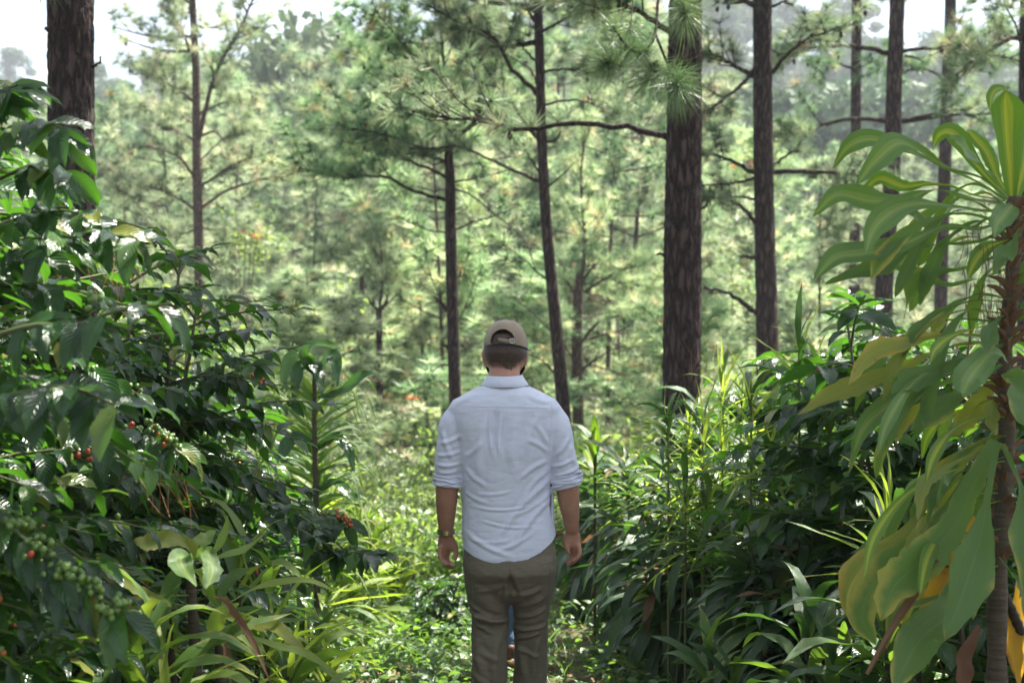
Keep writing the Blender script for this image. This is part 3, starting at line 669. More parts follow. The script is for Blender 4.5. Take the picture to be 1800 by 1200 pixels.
def skyline(px): return np.interp(px, [-100, 60, 250, 300, 470, 520, 600, 660, 1150, 1240, 1400, 1600, 1800], [140, 180, 150, 60, 60, 40, 0, -80, -60, 190, 250, 230, 190])
tries = 0
while len(spots) < 128 and tries < 6000:
    tries += 1
    y = 27 + 88 * r.random() ** 1.15; px = r.uniform(-60, 1860); x = (px - CX) / FPX * y
    if any((x - a_) ** 2 + (y - b_) ** 2 < (2.3 + y * .012) ** 2 for a_, b_, _ in spots): continue
    if y < 45 and 1240 < px < 1800 and r.random() < .5: continue
    if y < 36 and not 560 < px < 1750: continue
    spots.append((x, y, px))
byreg = {}
for s in spots:
    k = next(i for i, l in enumerate(LM) if l[0] <= s[2] < l[1]); byreg.setdefault(k, []).append(s)
TONE = {0: 'pale young pine', 1: 'green pine', 2: 'low pale young pine', 3: 'green pine', 4: 'pale pine', 5: 'green high crowned pine'}
for k, ss in byreg.items():
    cnt = {}
    for x, y, px in sorted(ss, key=lambda s: s[1]):
        base = float(gz(x, y)); ytop = skyline(px) + r.random() * (300 if y < 50 else 170)
        ztop = EYE - (ytop - HY) / FPX * y; H = min(max(ztop - base, 5.0), 19.0)
        v = r.choice([0, 2, 4, 1, 5] if H < 10 else [1, 3, 4, 5, 0]); H0, mt, ml, mc, R = PINES[v]; sc = H / H0
        t_ = TONE[int(v)]; cnt[t_] = cnt.get(t_, -1) + 1
        root = thing('pine_tree', f'{t_}, {ORD[min(cnt[t_], 16)]} of its kind {LM[k][2]}', 'pine tree', (x, y, base - .05), 'pines on the slope beyond the path', (0, 0, r.random() * 6.28), (sc * r.uniform(.85, 1.15),) * 2 + (sc,))
        obj('trunk', mt, root); obj('limbs', ml, root, kind='stuff'); obj('crown', mc, root, kind='stuff')
# dark broad crowned trees lower in the valley
rv_ = np.random.default_rng(77); dk = []
for (px, y, yt) in [(560, 85, 60), (520, 100, 90), (470, 110, 120), (610, 95, 40), (1440, 90, 120), (1500, 100, 150), (1400, 110, 170), (1560, 105, 140), (1290, 100, 120), (1250, 90, 160), (260, 95, 330), (230, 100, 240), (1640, 100, 150), (1720, 95, 130), (1130, 95, 150), (1080, 85, 180), (520, 70, 330), (700, 80, 820), (760, 75, 850), (640, 80, 700), (1340, 80, 560), (1480, 78, 520), (420, 78, 450), (990, 80, 560), (840, 80, 640)]:
    x = (px - CX) / FPX * y; bz_ = float(gz(x, y)); H0, mt, mc, R = FARP[rv_.integers(0, 4)]; sc = max(.25, (EYE - (yt - HY) / FPX * y - bz_) / H0)
    dk.append((px, x, y, bz_, mt, mc, sc))
cnt = {}
for px, x, y, bz_, mt, mc, sc in sorted(dk, key=lambda q: q[2]):
    k = next(i for i, l in enumerate(LM) if l[0] <= px < l[1]); cnt[k] = cnt.get(k, -1) + 1
    root = thing('broadleaf_tree', f'dark broad crowned tree, {ORD[cnt[k]]} of those {LM[k][2]}', 'tree', (x, y, bz_ - .1), 'dark broadleaf trees in the valley', (0, 0, rv_.random() * 6.28), sc)
    obj('trunk', mt, root); obj('crown', mc, root, kind='stuff')
# forest on the facing hillside
n = 0; tries = 0; pts_ = []
while n < 150 and tries < 4000:
    tries += 1
    y = 125 + 190 * r.random() ** 0.9; x = r.uniform(-.36, .36) * y
    if any((x - a_) ** 2 + (y - b_) ** 2 < 36 for a_, b_ in pts_): continue
    pts_.append((x, y)); H0, mt, mc, R = FARP[r.integers(0, 4)]; sc = r.uniform(.75, 1.25)
    root = thing('forest_tree', 'dark bluish forest tree on the hazy hillside across the valley', 'tree', (x, y, float(gz(x, y)) - .3), 'forest trees on the hillside across the valley', (0, 0, r.random() * 6.28), sc)
    obj('trunk', mt, root); obj('crown', mc, root, kind='stuff'); n += 1
# far wood that reads as one mass
N = 16000; y = 190 + 180 * r.random(N); x = r.uniform(-.40, .40, N) * y; lump = 5 + 5 * np.sin(x / 4.1 + 1.3 * np.sin(y / 5)) * np.sin(y / 4.7 + x / 9)
pos = np.stack([x, y, gz(x, y) + lump * r.random(N) ** .5], -1); a = Acc()
tpl = (A_([[-.5, -.5, 0], [.6, -.4, .1], [.4, .6, 0], [-.5, .4, .12]]) * 1.5, A_([[0, 1, 2, 3]]), np.zeros((4, 2)))
scatter(a, tpl, basis(r.normal(size=(N, 3)), nrm(r.normal(size=(N, 3)) + A_([0, 0, .7])), r.uniform(.6, 1.4, N)), pos, r.random(N) * .99)
obj('far_wood', a.mesh('far_wood', M_FAR, False), kind='stuff')
# haze
hz = Acc(); lo = A_([-420., -8., -60.]); hi_ = A_([420., 520., 75.])
c8 = A_([[i, j, k] for i in (0, 1) for j in (0, 1) for k in (0, 1)], float) * (hi_ - lo) + lo
hz.add(c8, A_([[0, 1, 3, 2], [4, 6, 7, 5], [0, 4, 5, 1], [2, 3, 7, 6], [0, 2, 6, 4], [1, 5, 7, 3]]))
mh, n_ = new_mat('haze'); b_ = NB(n_); pv = b_.node('ShaderNodeVolumePrincipled'); pv.inputs['Color'].default_value = (.86, .92, 1, 1)
pv.inputs['Density'].default_value = 0.0007; pv.inputs['Anisotropy'].default_value = 0.3
oo = b_.node('ShaderNodeOutputMaterial'); b_.link(pv.outputs[0], oo.inputs['Volume'])
obj('haze', hz.mesh('haze', mh, False), kind='stuff')
# ------------------------------------------------------------------ leaf materials
M_COF = leaf_mat('coffee_leaf', [(0, (0.004, 0.015, 0.006)), (0.5, (0.007, 0.025, 0.008)), (0.82, (0.020, 0.058, 0.012)), (0.93, (0.06, 0.12, 0.02)), (0.99, (0.22, 0.20, 0.04))], .24, (0.12, 0.36, 0.02), .22, .45, 10, .55, .42, (0.05, 0.12, 0.03), .03)
M_COFY = leaf_mat('young_coffee_leaf', [(0, (0.05, 0.14, 0.02)), (1, (0.12, 0.24, 0.04))], .42, (0.30, 0.55, 0.04), .28, .5, 10, .55, .6, (0.14, 0.25, 0.06), .03)
M_DRA = leaf_mat('dracaena_leaf', [(0, (0.018, 0.056, 0.010)), (0.6, (0.034, 0.086, 0.014)), (1, (0.060, 0.12, 0.018))], .30, (0.26, 0.46, 0.04), .36, .28, 0, 0, .15, (0.16, 0.26, 0.08), .02, streaks=.5, tip=(0.30, 0.26, 0.05))
M_DRV = leaf_mat('striped_dracaena_leaf', [(0, (0.030, 0.10, 0.014)), (1, (0.06, 0.15, 0.02))], .34, (0.24, 0.50, 0.03), .36, .28, 0, 0, .15, (0.3, 0.36, 0.06), .015, stripe=(0.46, 0.48, 0.045, .9), streaks=.5)
M_DRG = leaf_mat('pale_striped_dracaena_leaf', [(0, (0.028, 0.085, 0.018)), (1, (0.055, 0.125, 0.028))], .28, (0.24, 0.46, 0.04), .36, .28, 0, 0, .15, (0.22, 0.32, 0.10), .015, stripe=(0.26, 0.34, 0.10, .65), streaks=.6)
M_DRY = leaf_mat('yellowing_dracaena_leaf', [(0, (0.05, 0.105, 0.016)), (1, (0.12, 0.16, 0.025))], .32, (0.45, 0.50, 0.04), .36, .28, 0, 0, .15, (0.35, 0.33, 0.08), .02, streaks=.6, tip=(0.34, 0.24, 0.05))
M_DRO = leaf_mat('orange_dead_leaf', [(0, (0.50, 0.27, 0.02)), (1, (0.62, 0.36, 0.03))], .45, (0.75, 0.42, 0.03), .55, .3, 0, 0, .2, (0.3, 0.15, 0.03), .02, streaks=.4, tip=(0.16, 0.07, 0.03))
M_DRB = leaf_mat('brown_dead_leaf', [(0, (0.13, 0.06, 0.035)), (1, (0.26, 0.16, 0.09))], .2, (0.3, 0.14, 0.06), .7, .2, 0, 0, .3, (0.08, 0.04, 0.02), .02, streaks=.7)
M_COR = leaf_mat('cordyline_leaf', [(0, (0.010, 0.030, 0.012)), (0.6, (0.018, 0.048, 0.015)), (.93, (0.045, 0.09, 0.022)), (1, (0.16, 0.14, 0.04))], .20, (0.12, 0.30, 0.03), .28, .38, 0, 0, .15, (0.09, 0.16, 0.05), .025, streaks=.5)
M_YEL = leaf_mat('lime_strap_leaf', [(0, (0.10, 0.19, 0.03)), (.7, (0.19, 0.29, 0.045)), (1, (0.30, 0.33, 0.08))], .45, (0.42, 0.58, 0.05), .35, .45, 0, 0, .15, (0.30, 0.36, 0.09), .03, streaks=.6)
M_HERB = leaf_mat('herb_leaf', [(0, (0.020, 0.055, 0.014)), (.5, (0.042, 0.10, 0.022)), (.9, (0.09, 0.17, 0.035)), (1, (0.2, 0.2, 0.06))], .32, (0.26, 0.48, 0.05), .38, .45, 5, .5, .3, (0.12, 0.2, 0.05), .03)
M_SLOPE = leaf_mat('slope_plants', [(0, (0.04, 0.085, 0.025)), (.5, (0.09, 0.15, 0.045)), (.85, (0.19, 0.24, 0.09)), (1, (0.24, 0.19, 0.09))], .38, (0.34, 0.48, 0.09), .45, .45, 0, 0, .1, (0.2, 0.3, 0.1), .02)
M_DRYG = simple_mat('dry_leaf_litter', [(0.2, (0.10, 0.06, 0.03)), (0.6, (0.22, 0.14, 0.07)), (0.9, (0.34, 0.26, 0.14))], .8, .25, (0.3, 0.2, 0.1), nscale=30)
M_WOOD = simple_mat('coffee_wood', [(0.2, (0.06, 0.045, 0.03)), (0.6, (0.14, 0.11, 0.08)), (0.9, (0.24, 0.2, 0.16))], .85, nscale=60, nbump=.6, stretch=(1, 1, .2))
M_TWIG = simple_mat('green_twig', [(0.2, (0.06, 0.08, 0.025)), (0.8, (0.14, 0.14, 0.06))], .7, nscale=60)
M_STEM = simple_mat('dracaena_stem', [(0.2, (0.022, 0.016, 0.012)), (0.6, (0.06, 0.045, 0.03)), (0.9, (0.12, 0.10, 0.07))], .85, nscale=30, nbump=.8, ndist=.01, stretch=(.4, .4, 3))
M_CHG = simple_mat('green_coffee_cherry', [(0.2, (0.06, 0.13, 0.02)), (0.9, (0.16, 0.24, 0.05))], .28, spec=.5, nscale=40, nbump=.05)
M_CHR = simple_mat('ripe_coffee_cherry', [(0.2, (0.34, 0.02, 0.015)), (0.6, (0.5, 0.09, 0.02)), (0.9, (0.5, 0.22, 0.04))], .28, spec=.5, nscale=15, nbump=.05)
M_RED = simple_mat('red_bracts', [(0.2, (0.55, 0.05, 0.02)), (0.9, (0.75, 0.14, 0.04))], .5, .35, (0.8, 0.15, 0.05))

COFT = [leaf_tpl(1, .40, 6, 4, dr, .34, .034, 2.6, 'oval', st, tw) for dr, st, tw in ((.9, .35, .2), (.5, .2, -.3), (1.3, .4, .1), (.7, .1, .5), (1.0, .3, -.5))]
COFL = [leaf_tpl(1, .40, 4, 2, dr, .30, .03, 4, 'oval', st) for dr, st in ((.9, .35), (.5, .2), (1.2, .4))]
def cherry_tpl(n=8, m=5):
    th = np.linspace(0, np.pi, m + 1); V = []; UV = []
    for a in th:
        for j in range(n): V.append([math.sin(a) * math.cos(2 * np.pi * j / n), math.sin(a) * math.sin(2 * np.pi * j / n), 1.18 * math.cos(a)]); UV.append([j / n, a / np.pi])
    F = [[i * n + j, (i + 1) * n + j, (i + 1) * n + (j + 1) % n, i * n + (j + 1) % n] for i in range(m) for j in range(n)]
    return A_(V), A_(F), A_(UV)
CHT = cherry_tpl(); CHL = cherry_tpl(6, 3)
def tpl_mesh(name, tpl, mat):
    a = Acc(); a.add(*tpl[:2], tpl[2]); return a.mesh(name, mat)
COF_ME = [tpl_mesh('leaf', t, M_COF) for t in COFT]; COFY_ME = [tpl_mesh('leaf', t, M_COFY) for t in COFT[:3]]
CHG_ME = tpl_mesh('coffee_cherry', CHT, M_CHG); CHR_ME = tpl_mesh('coffee_cherry', CHT, M_CHR)

def part_objs(name, meshes, root, M, Pn, pick, scale=None, label=None):
    """one object per piece, meshes shared"""
    for i in range(len(Pn)):
        o = bpy.data.objects.new(name, meshes[pick[i]]); COL.objects.link(o); o.parent = root
        m = np.eye(4); m[:3, :3] = M[i]; m[:3, 3] = Pn[i]; o.matrix_basis = Matrix(m.tolist())
        if label: o['label'] = label

def in_view(Pw, pad=60):
    px = CX + Pw[:, 0] / np.maximum(Pw[:, 1], .1) * FPX; py = HY + (EYE - Pw[:, 2]) / np.maximum(Pw[:, 1], .1) * FPX
    return (Pw[:, 1] > .3) & (px > -pad) & (px < 1800 + pad) & (py > -pad) & (py < 1200 + pad)

def coffee_bush(label, x, y, H, R, seed, stems=4, leafL=.15, n_parts=260, cherries=60, lean=(0, 0), low=.12, young=.04, extra=(), step=.10, cher_near=True, ripe=.15):
    r = np.random.default_rng(seed); z0 = float(gz(x, y)); root = thing('coffee_bush', label, 'coffee bush', (x, y, z0), 'coffee bushes along the path')
    st = Acc(); LP = []; LD = []; LU = []; LS = []; CP = []
    def lateral(p0, d, l, z_droop):
        n = 9; t = np.linspace(0, 1, n)[:, None]
        pts = p0 + d * l * t + A_([0, 0, 1.0]) * (.16 * l * t - z_droop * l * t ** 2.0)
        acc_tube(st, pts, np.linspace(.006, .0022, n), 4, close=False, mi=1)
        T = nrm(np.gradient(pts, axis=0)); k = max(3, int(l / .062))
        for j in range(k):
            f = .18 + .82 * (j + .5 * r.random()) / k
            if r.random() < .10: continue
            q = A_([np.interp(f, t[:, 0], pts[:, c]) for c in range(3)]); tt = T[min(int(f * n), n - 1)]
            sd = nrm(np.cross(tt, [0, 0, 1])); rise = r.uniform(-.5, .10) - .25 * (1 - f)
            for s in (-1, 1):
                dd = nrm(sd * s * r.uniform(.6, 1) + tt * r.uniform(.35, .9) + A_([0, 0, rise + r.normal() * .22]))
                LP.append(q); LD.append(dd); LU.append(nrm(A_([0, 0, 1]) + r.normal(size=3) * .28)); LS.append(leafL * r.uniform(.68, 1.15) * (.75 + .35 * math.sin(math.pi * min(1, f * 1.02))))
            if f < .9 and r.random() < cherries / 100: CP.append(q)
        LP.append(pts[-1]); LD.append(nrm(T[-1] + A_([0, 0, .2]))); LU.append(A_([0, 0, 1.])); LS.append(leafL * .6)
    for s in range(stems):
        a = 2 * np.pi * (s + r.random() * .5) / stems; sp = R * .32
        top = A_([math.cos(a) * sp + lean[0], math.sin(a) * sp + lean[1], H * r.uniform(.78, 1.0)])
        pts = smooth_poly([[math.cos(a) * .05, math.sin(a) * .05, -.03], top * A_([.45, .45, .45]), top], 14)
        acc_tube(st, pts, np.linspace(.016, .005, 14), 6)
        z = H * low; az = r.random() * 3.14
        while z < top[2] - .02:
            f = z / H; p0 = A_([np.interp(z, pts[:, 2], pts[:, c]) for c in range(3)])
            l = R * (.95 - .55 * max(0, f - .35) / .65) * (.55 + .45 * min(1, f / .3)); l = max(.12, l * r.uniform(.65, 1.1))
            for s2 in (0, np.pi):
                aa = az + s2 + r.normal() * .25; lateral(p0, A_([math.cos(aa), math.sin(aa), r.uniform(.1, .5) * (.4 + f)]), l, r.uniform(.25, .65))
            az += 1.57 + r.normal() * .3; z += step * r.uniform(.75, 1.25)
        for q in range(4):
            aa = az + q * 1.57; LP.append(pts[-1]); LD.append(nrm([math.cos(aa), math.sin(aa), .5])); LU.append(A_([0, 0, 1.])); LS.append(leafL * .8)
    for (pp, d0, d1) in extra:   # boughs reaching out of the bush, world paths
        pts = smooth_poly(px_path(pp, d0, d1), 16) - A_(root.location); acc_tube(st, pts, np.linspace(.0065, .003, 16), 5, mi=1)
        T = nrm(np.gradient(pts, axis=0))
        for j in range(2, 16):
            sd = nrm(np.cross(T[j], [0, 0, 1]))
            if r.random() < .85:
                for s in (-1, 1):
                    LP.append(pts[j]); LD.append(nrm(sd * s * r.uniform(.4, .9) + T[j] * r.uniform(.1, .9) + A_([0, 0, r.uniform(-1.1, .1)]))); LU.append(nrm(A_([0, -.5, .7]) + r.normal(size=3) * .2)); LS.append(leafL * r.uniform(.75, 1.05))
            if len(extra) and j % 2 == 0 and pp[0][1] > 550 and r.random() < .8: [CP.append(pts[j] + r.normal(size=3) * .010) for _ in range(4 if pp[0][1] > 820 else 1) if pp[0][1] > 820 or j in (4, 5, 10)]
    LP, LD, LU, LS = map(A_, (LP, LD, LU, LS)); n = len(LP)
    W_ = LP + LD * LS[:, None] * .5 + A_(root.location); dist = np.linalg.norm(W_ - A_([0, 0, EYE]), axis=1)
    vis = in_view(W_); keep = (W_[:, 2] > gz(W_[:, 0], W_[:, 1]) + .02); LP, LD, LU, LS, W_, dist, vis = (v[keep] for v in (LP, LD, LU, LS, W_, dist, vis)); n = len(LP)
    ax = A_([x, y]); tc_ = nrm(A_([-x, -y])); outw = ((W_[:, :2] - ax) @ tc_) / R + np.linalg.norm(W_[:, :2] - ax, axis=1) / R * .6 + .35 * (W_[:, 2] - z0) / H
    score = np.where(vis, outw, -9); order = np.argsort(-score); np_ = min(n_parts, int(vis.sum())); sel = order[:np_]; rest = order[np_:]
    M = basis(LD, LU, LS); pk = r.integers(0, len(COFT), n); isy = r.random(n) < young
    part_objs('leaf', COF_ME + COFY_ME, root, M[sel], LP[sel], np.where(isy[sel], len(COF_ME) + pk[sel] % 3, pk[sel]))
    a = Acc(); near = rest[(dist[rest] < 5.2) & vis[rest]]; far = rest[~((dist[rest] < 5.2) & vis[rest])]
    for k, tpl in enumerate(COFT):
        m = near[pk[near] == k]; scatter(a, tpl, M[m], LP[m], r.random(len(m)) * .999, 0)
    for k, tpl in enumerate(COFL):
        m = far[pk[far] % 3 == k]; scatter(a, tpl, M[m], LP[m], r.random(len(m)) * .999, 0)
    obj('foliage', a.mesh('foliage', [M_COF]), root, kind='stuff')
    obj('stems', st.mesh('stems', [M_WOOD, M_TWIG]), root)
    if len(CP):
        CP = A_(CP); Wc = CP + A_(root.location); pos = []; 
        for c in CP:
            for _ in range(r.integers(3, 9)):
                q = r.normal(size=3) * A_([.014, .014, .010]); pos.append(c + nrm(q) * .013 + A_([0, 0, .003]) + q * .3)
        pos = A_(pos); Wp = pos + A_(root.location); d_ = np.linalg.norm(Wp - A_([0, 0, EYE]), axis=1); v = in_view(Wp)
        col = (np.sin(pos[:, 0] * 17 + pos[:, 1] * 11 + pos[:, 2] * 9) * .35 + .4 + r.normal(size=len(pos)) * .22) > 1 - ripe * .9
        sc = r.uniform(.0062, .0078, len(pos)); Mx = basis(r.normal(size=(len(pos), 3)), (0, 0, 1), sc)
        sc_ = np.where(v, -d_, -99); o_ = np.argsort(-sc_); k = min(200 if cher_near else 0, int(v.sum())); s_ = o_[:k]; q_ = o_[k:]
        part_objs('coffee_cherry', [CHG_ME, CHR_ME], root, Mx[s_], pos[s_], col[s_].astype(int))
        a = Acc()
        for c, mi in ((False, 0), (True, 1)):
            m = q_[col[q_] == c]; scatter(a, CHL, Mx[m], pos[m], r.random(len(m)) * .999, mi)
        if a.V: obj('cherries', a.mesh('cherries', [M_CHG, M_CHR]), root, kind='stuff')
    return root

coffee_bush('tallest coffee bush at the near edge of the path, broad wavy glossy leaves', -1.52, 3.5, 2.3, .78, 21, 7, .125, 290, 34, low=.1, young=.07,
            extra=[([(-60, 870), (20, 930), (90, 985), (150, 1035), (215, 1075)], 3.15, 3.05), ([(-40, 600), (60, 572), (130, 572), (210, 545), (300, 535)], 3.2, 3.0), ([(-60, 270), (20, 235), (70, 215), (110, 225)], 3.5, 3.3), ([(-80, 200), (-20, 165), (30, 150)], 3.6, 3.4), ([(-60, 340), (20, 305), (60, 290), (110, 300)], 3.6, 3.4), ([(-60, 420), (30, 385), (100, 370), (160, 380)], 3.6, 3.4),
                   ([(-60, 500), (40, 450), (150, 410), (240, 420)], 3.5, 3.3), ([(-60, 160), (-20, 150), (10, 160)], 3.6, 3.5), ([(-60, 720), (40, 690), (120, 680), (200, 710)], 3.1, 2.9)])
coffee_bush('coffee bush leaning over the path between the tallest one and the low fruiting one', -1.62, 4.75, 2.05, .80, 22, 7, .125, 290, 16, young=.04, extra=[([(150, 860), (200, 800), (260, 760), (310, 790)], 4.1, 3.9)])
coffee_bush('dark shaded coffee bush with its round top below the pale many branched pine', -1.50, 6.0, 2.0, .85, 23, 8, .125, 290, 20, young=.02)
coffee_bush('low coffee bush with long fruiting boughs reaching to the sunny ground', -1.38, 6.9, 1.45, .62, 24, 4, .14, 280, 30, young=.06, ripe=.3,
            extra=[([(330, 840), (400, 850), (470, 880), (540, 915), (560, 940)], 6.6, 6.2), ([(520, 975), (570, 972), (610, 970), (655, 975)], 6.4, 6.2), ([(480, 900), (530, 905), (590, 905), (610, 925)], 6.6, 6.3), ([(350, 690), (390, 670), (420, 650), (440, 640)], 6.2, 5.9)])
coffee_bush('coffee bush behind the spiky stem plant, farthest up the row', -1.9, 8.4, 1.75, .75, 25, 4, .15, 160, 12)
coffee_bush('sunlit coffee bush with white gleaming leaves under the tall straight pine', 1.58, 6.1, 1.72, .80, 26, 5, .17, 290, 10, young=.12, cher_near=False)
coffee_bush('shaded coffee bush tucked behind the striped plant', 2.0, 5.1, 1.6, .80, 27, 5, .165, 290, 8, young=.05, cher_near=False)
coffee_bush('coffee bush crowded by lime strap leaves beside the thickest pine trunk', 1.72, 8.0, 1.85, .85, 28, 4, .165, 200, 6, young=.10, cher_near=False)
coffee_bush('dark coffee bush standing among the cordylines of the hedge', 1.28, 7.4, 1.35, .55, 33, 4, .13, 220, 4, young=.05, cher_near=False)
coffee_bush('dark coffee bush low in the hedge nearer than the lime plants', 1.25, 6.6, 1.0, .5, 34, 4, .13, 220, 4, young=.03, cher_near=False)
coffee_bush('small dark coffee seedling bush just beside the legs of the man', -.42, 9.3, .44, .30, 29, 4, .09, 200, 0, young=.0, low=.05, step=.06)
coffee_bush('low shaded coffee plant at the foot of the striped plant', 1.42, 4.6, .95, .5, 30, 4, .13, 200, 6, cher_near=False)
coffee_bush('small coffee sprig reaching in from the edge before the striped plant stem', 1.28, 3.15, 1.20, .22, 31, 2, .15, 60, 0, low=.72)

# ------------------------------------------------------------------ strap leaved plants
STR = [leaf_tpl(1, .13, 8, 2, dr, .35, .012, 3, 'strap', st, tw) for dr, st, tw in ((1.5, .5, .4), (2.1, .7, -.4), (1.0, .3, .6), (.6, .1, -.3), (1.8, .4, .1))]
BLD = [leaf_tpl(1, .075, 6, 2, dr, .5, .01, 4, 'blade', st, tw) for dr, st, tw in ((.5, .1, .3), (1.0, .3, -.3), (.2, 0, .8), (1.6, .5, .2))]
STR_ME = {k: [tpl_mesh('leaf', t, m) for t in STR] for k, m in (('cor', M_COR), ('yel', M_YEL), ('dra', M_DRA), ('drv', M_DRV), ('bro', M_DRB))}
BLD_ME = {k: [tpl_mesh('leaf', t, m) for t in BLD] for k, m in (('cor', M_COR), ('yel', M_YEL), ('dra', M_DRA))}

def strap_plant(name, label, cat, x, y, stems, seed, L=.36, meshes=None, n=38, wid=1.0, el=(-.6, 1.2), group=None, span=.45, stem_r=.012, dead=.06):
    """stems: (dx, dy, height) list; leaves spiral round the upper span of each"""
    r = np.random.default_rng(seed); z0 = float(gz(x, y)); root = thing(name, label, cat, (x, y, z0), group)
    tot = 0
    for (dx, dy, h) in stems:
        a = Acc(); pts = smooth_poly([[dx * .3, dy * .3, -.03], [dx * .8, dy * .8, h * .5], [dx, dy, h]], 12); acc_tube(a, pts, np.linspace(stem_r, stem_r * .7, 12), 7)
        obj('stem', a.mesh('stem', M_TWIG if stem_r < .0085 else M_STEM), root)
        k = np.arange(n); f = (k + .5) / n; az = k * 2.4 + r.normal(size=n) * .3
        e = el[0] + (el[1] - el[0]) * f ** 1.2 + r.normal(size=n) * .15
        D = np.stack([np.cos(az) * np.cos(e), np.sin(az) * np.cos(e), np.sin(e)], -1)
        q = 1 - span * (1 - f); P_ = np.stack([np.interp(q, np.linspace(0, 1, 12), pts[:, c]) for c in range(3)], -1)
        sc = L * r.uniform(.7, 1.15, n) * (1 - .25 * f ** 3); M = basis(D, nrm(A_([0, 0, 1.]) + .15 * r.normal(size=(n, 3))), np.stack([sc * wid, sc, sc], -1))
        keys = list(meshes); pk = r.choice(len(keys), n, p=A_([meshes[q_] for q_ in keys]))
        libs = []; off = []
        for q_ in keys: off.append(len(libs)); libs += (STR_ME if q_[0] == 's' else BLD_ME)[q_[2:]]
        ln = [len((STR_ME if q_[0] == 's' else BLD_ME)[q_[2:]]) for q_ in keys]
        idx = A_([off[p_] + r.integers(0, ln[p_]) for p_ in pk]); part_objs('leaf', libs, root, M, P_, idx)
    return root

rg = np.random.default_rng(77)
hedge = [(.92, 7.5, 1.2, 'shaded cordyline nearest the hand of the man with dark drooping straps'), (1.30, 7.1, 1.3, 'shaded cordyline below the lime strap leaves, in front of its row'), (.78, 8.5, 1.15, 'second dark cordyline along the shaded side of the path'),
         (1.25, 8.6, 1.45, 'tall dark cordyline set back below the thickest pine trunk'), (.66, 9.5, 1.1, 'third dark cordyline along the shaded side of the path'), (1.15, 9.8, 1.35, 'cordyline set back behind the third one along the path'),
         (.56, 10.6, 1.1, 'fourth dark cordyline along the shaded side of the path'), (.60, 11.8, 1.1, 'farthest dark cordyline where the path drops away'), (1.05, 11.2, 1.3, 'cordyline set back near the bend of the path'), (1.02, 6.5, .80, 'low dark cordyline in the deep shade before the hedge'),
         (1.22, 6.2, 1.0, 'dark cordyline under the brightest lime strap plant'), (1.10, 7.0, .6, 'lowest cordyline in front of the hedge, leaves touching the ground'), (.80, 7.9, .55, 'small cordyline at the foot of the shaded hedge')]
for i, (x, y, h, lb) in enumerate(hedge):
    st = [(rg.normal() * .16, rg.normal() * .16, h * rg.uniform(.6, 1.0)) for _ in range(4)]
    strap_plant('cordyline', lb, 'strap plant', x, y, st, 200 + i, rg.uniform(.34, .46), {'s:cor': .88, 's:yel': .02, 's:dra': .05, 's:bro': .05}, 60, 1.45, (-1.25, .75), 'dark cordylines on the shaded side', .9, .007)
lime = [(1235, 745, 7.0, 'brightest lime strap plant, upright narrow leaves in front of the thickest trunk foot'), (1175, 735, 7.3, 'lime strap plant with seedy spikes leaning over the dark hedge'), (1270, 660, 7.4, 'lime strap plant standing close against the thickest pine trunk'),
        (1405, 600, 6.4, 'tattered lime strap plant topping the sunlit coffee bush'), (1205, 860, 6.8, 'lime strap plant low among the dark cordylines'), (1560, 900, 5.0, 'chewed yellow strap plant in the shade by the striped plant'), (1105, 830, 9.0, 'small lime strap plant at the far end of the hedge'), (1320, 700, 6.6, 'lime strap plant half hidden in the sunlit coffee bush')]
for i, (px, py, d, lb) in enumerate(lime):
    p = P(px, py, d); h = p[2] - float(gz(p[0], p[1]))
    strap_plant('lime_strap_plant', lb, 'strap plant', p[0], p[1], [(0, 0, h), (.10, .05, h * .93)], 240 + i, .33, {'b:yel': .60, 'b:dra': .15, 's:cor': .25}, 30, .9, (-.6, 1.45), 'lime strap plants', .30, .007)
# striped broad leaf right of the arm, spiky stem plant, sunlit rosettes on the left
p = P(1046, 800, 9.0); strap_plant('striped_shoot', 'small broad striped shoot rising beside the rolled sleeve of the man', 'strap plant', p[0], p[1], [(0, 0, p[2] - float(gz(p[0], p[1])))], 260, .34, {'s:drv': .6, 's:cor': .4}, 12, 1.3, (.3, 1.5), None, .15, .012)
for i, (px, py, d, L, lb) in enumerate([(640, 930, 9.6, .4, 'grassy pale strap plant under the low forked young pine'), (560, 860, 8.4, .5, 'sunlit arching strap plant at the foot of the spiky stem plant'), (690, 1010, 10.5, .42, 'small spiky rosette at the edge of the sunny clearing'),
                                     (600, 940, 9.4, .45, 'bright rosette beside the fruiting coffee boughs')]):
    p = P(px, py, d); h = max(.12, p[2] - float(gz(p[0], p[1])))
    strap_plant('strap_rosette', lb, 'strap plant', p[0], p[1], [(0, 0, h), (.07, -.05, h * .8)], 270 + i, L, {'b:yel': .5, 's:yel': .2, 's:dra': .3}, 46, .9, (-.1, 1.4), 'sunlit strap rosettes', .92, .006)

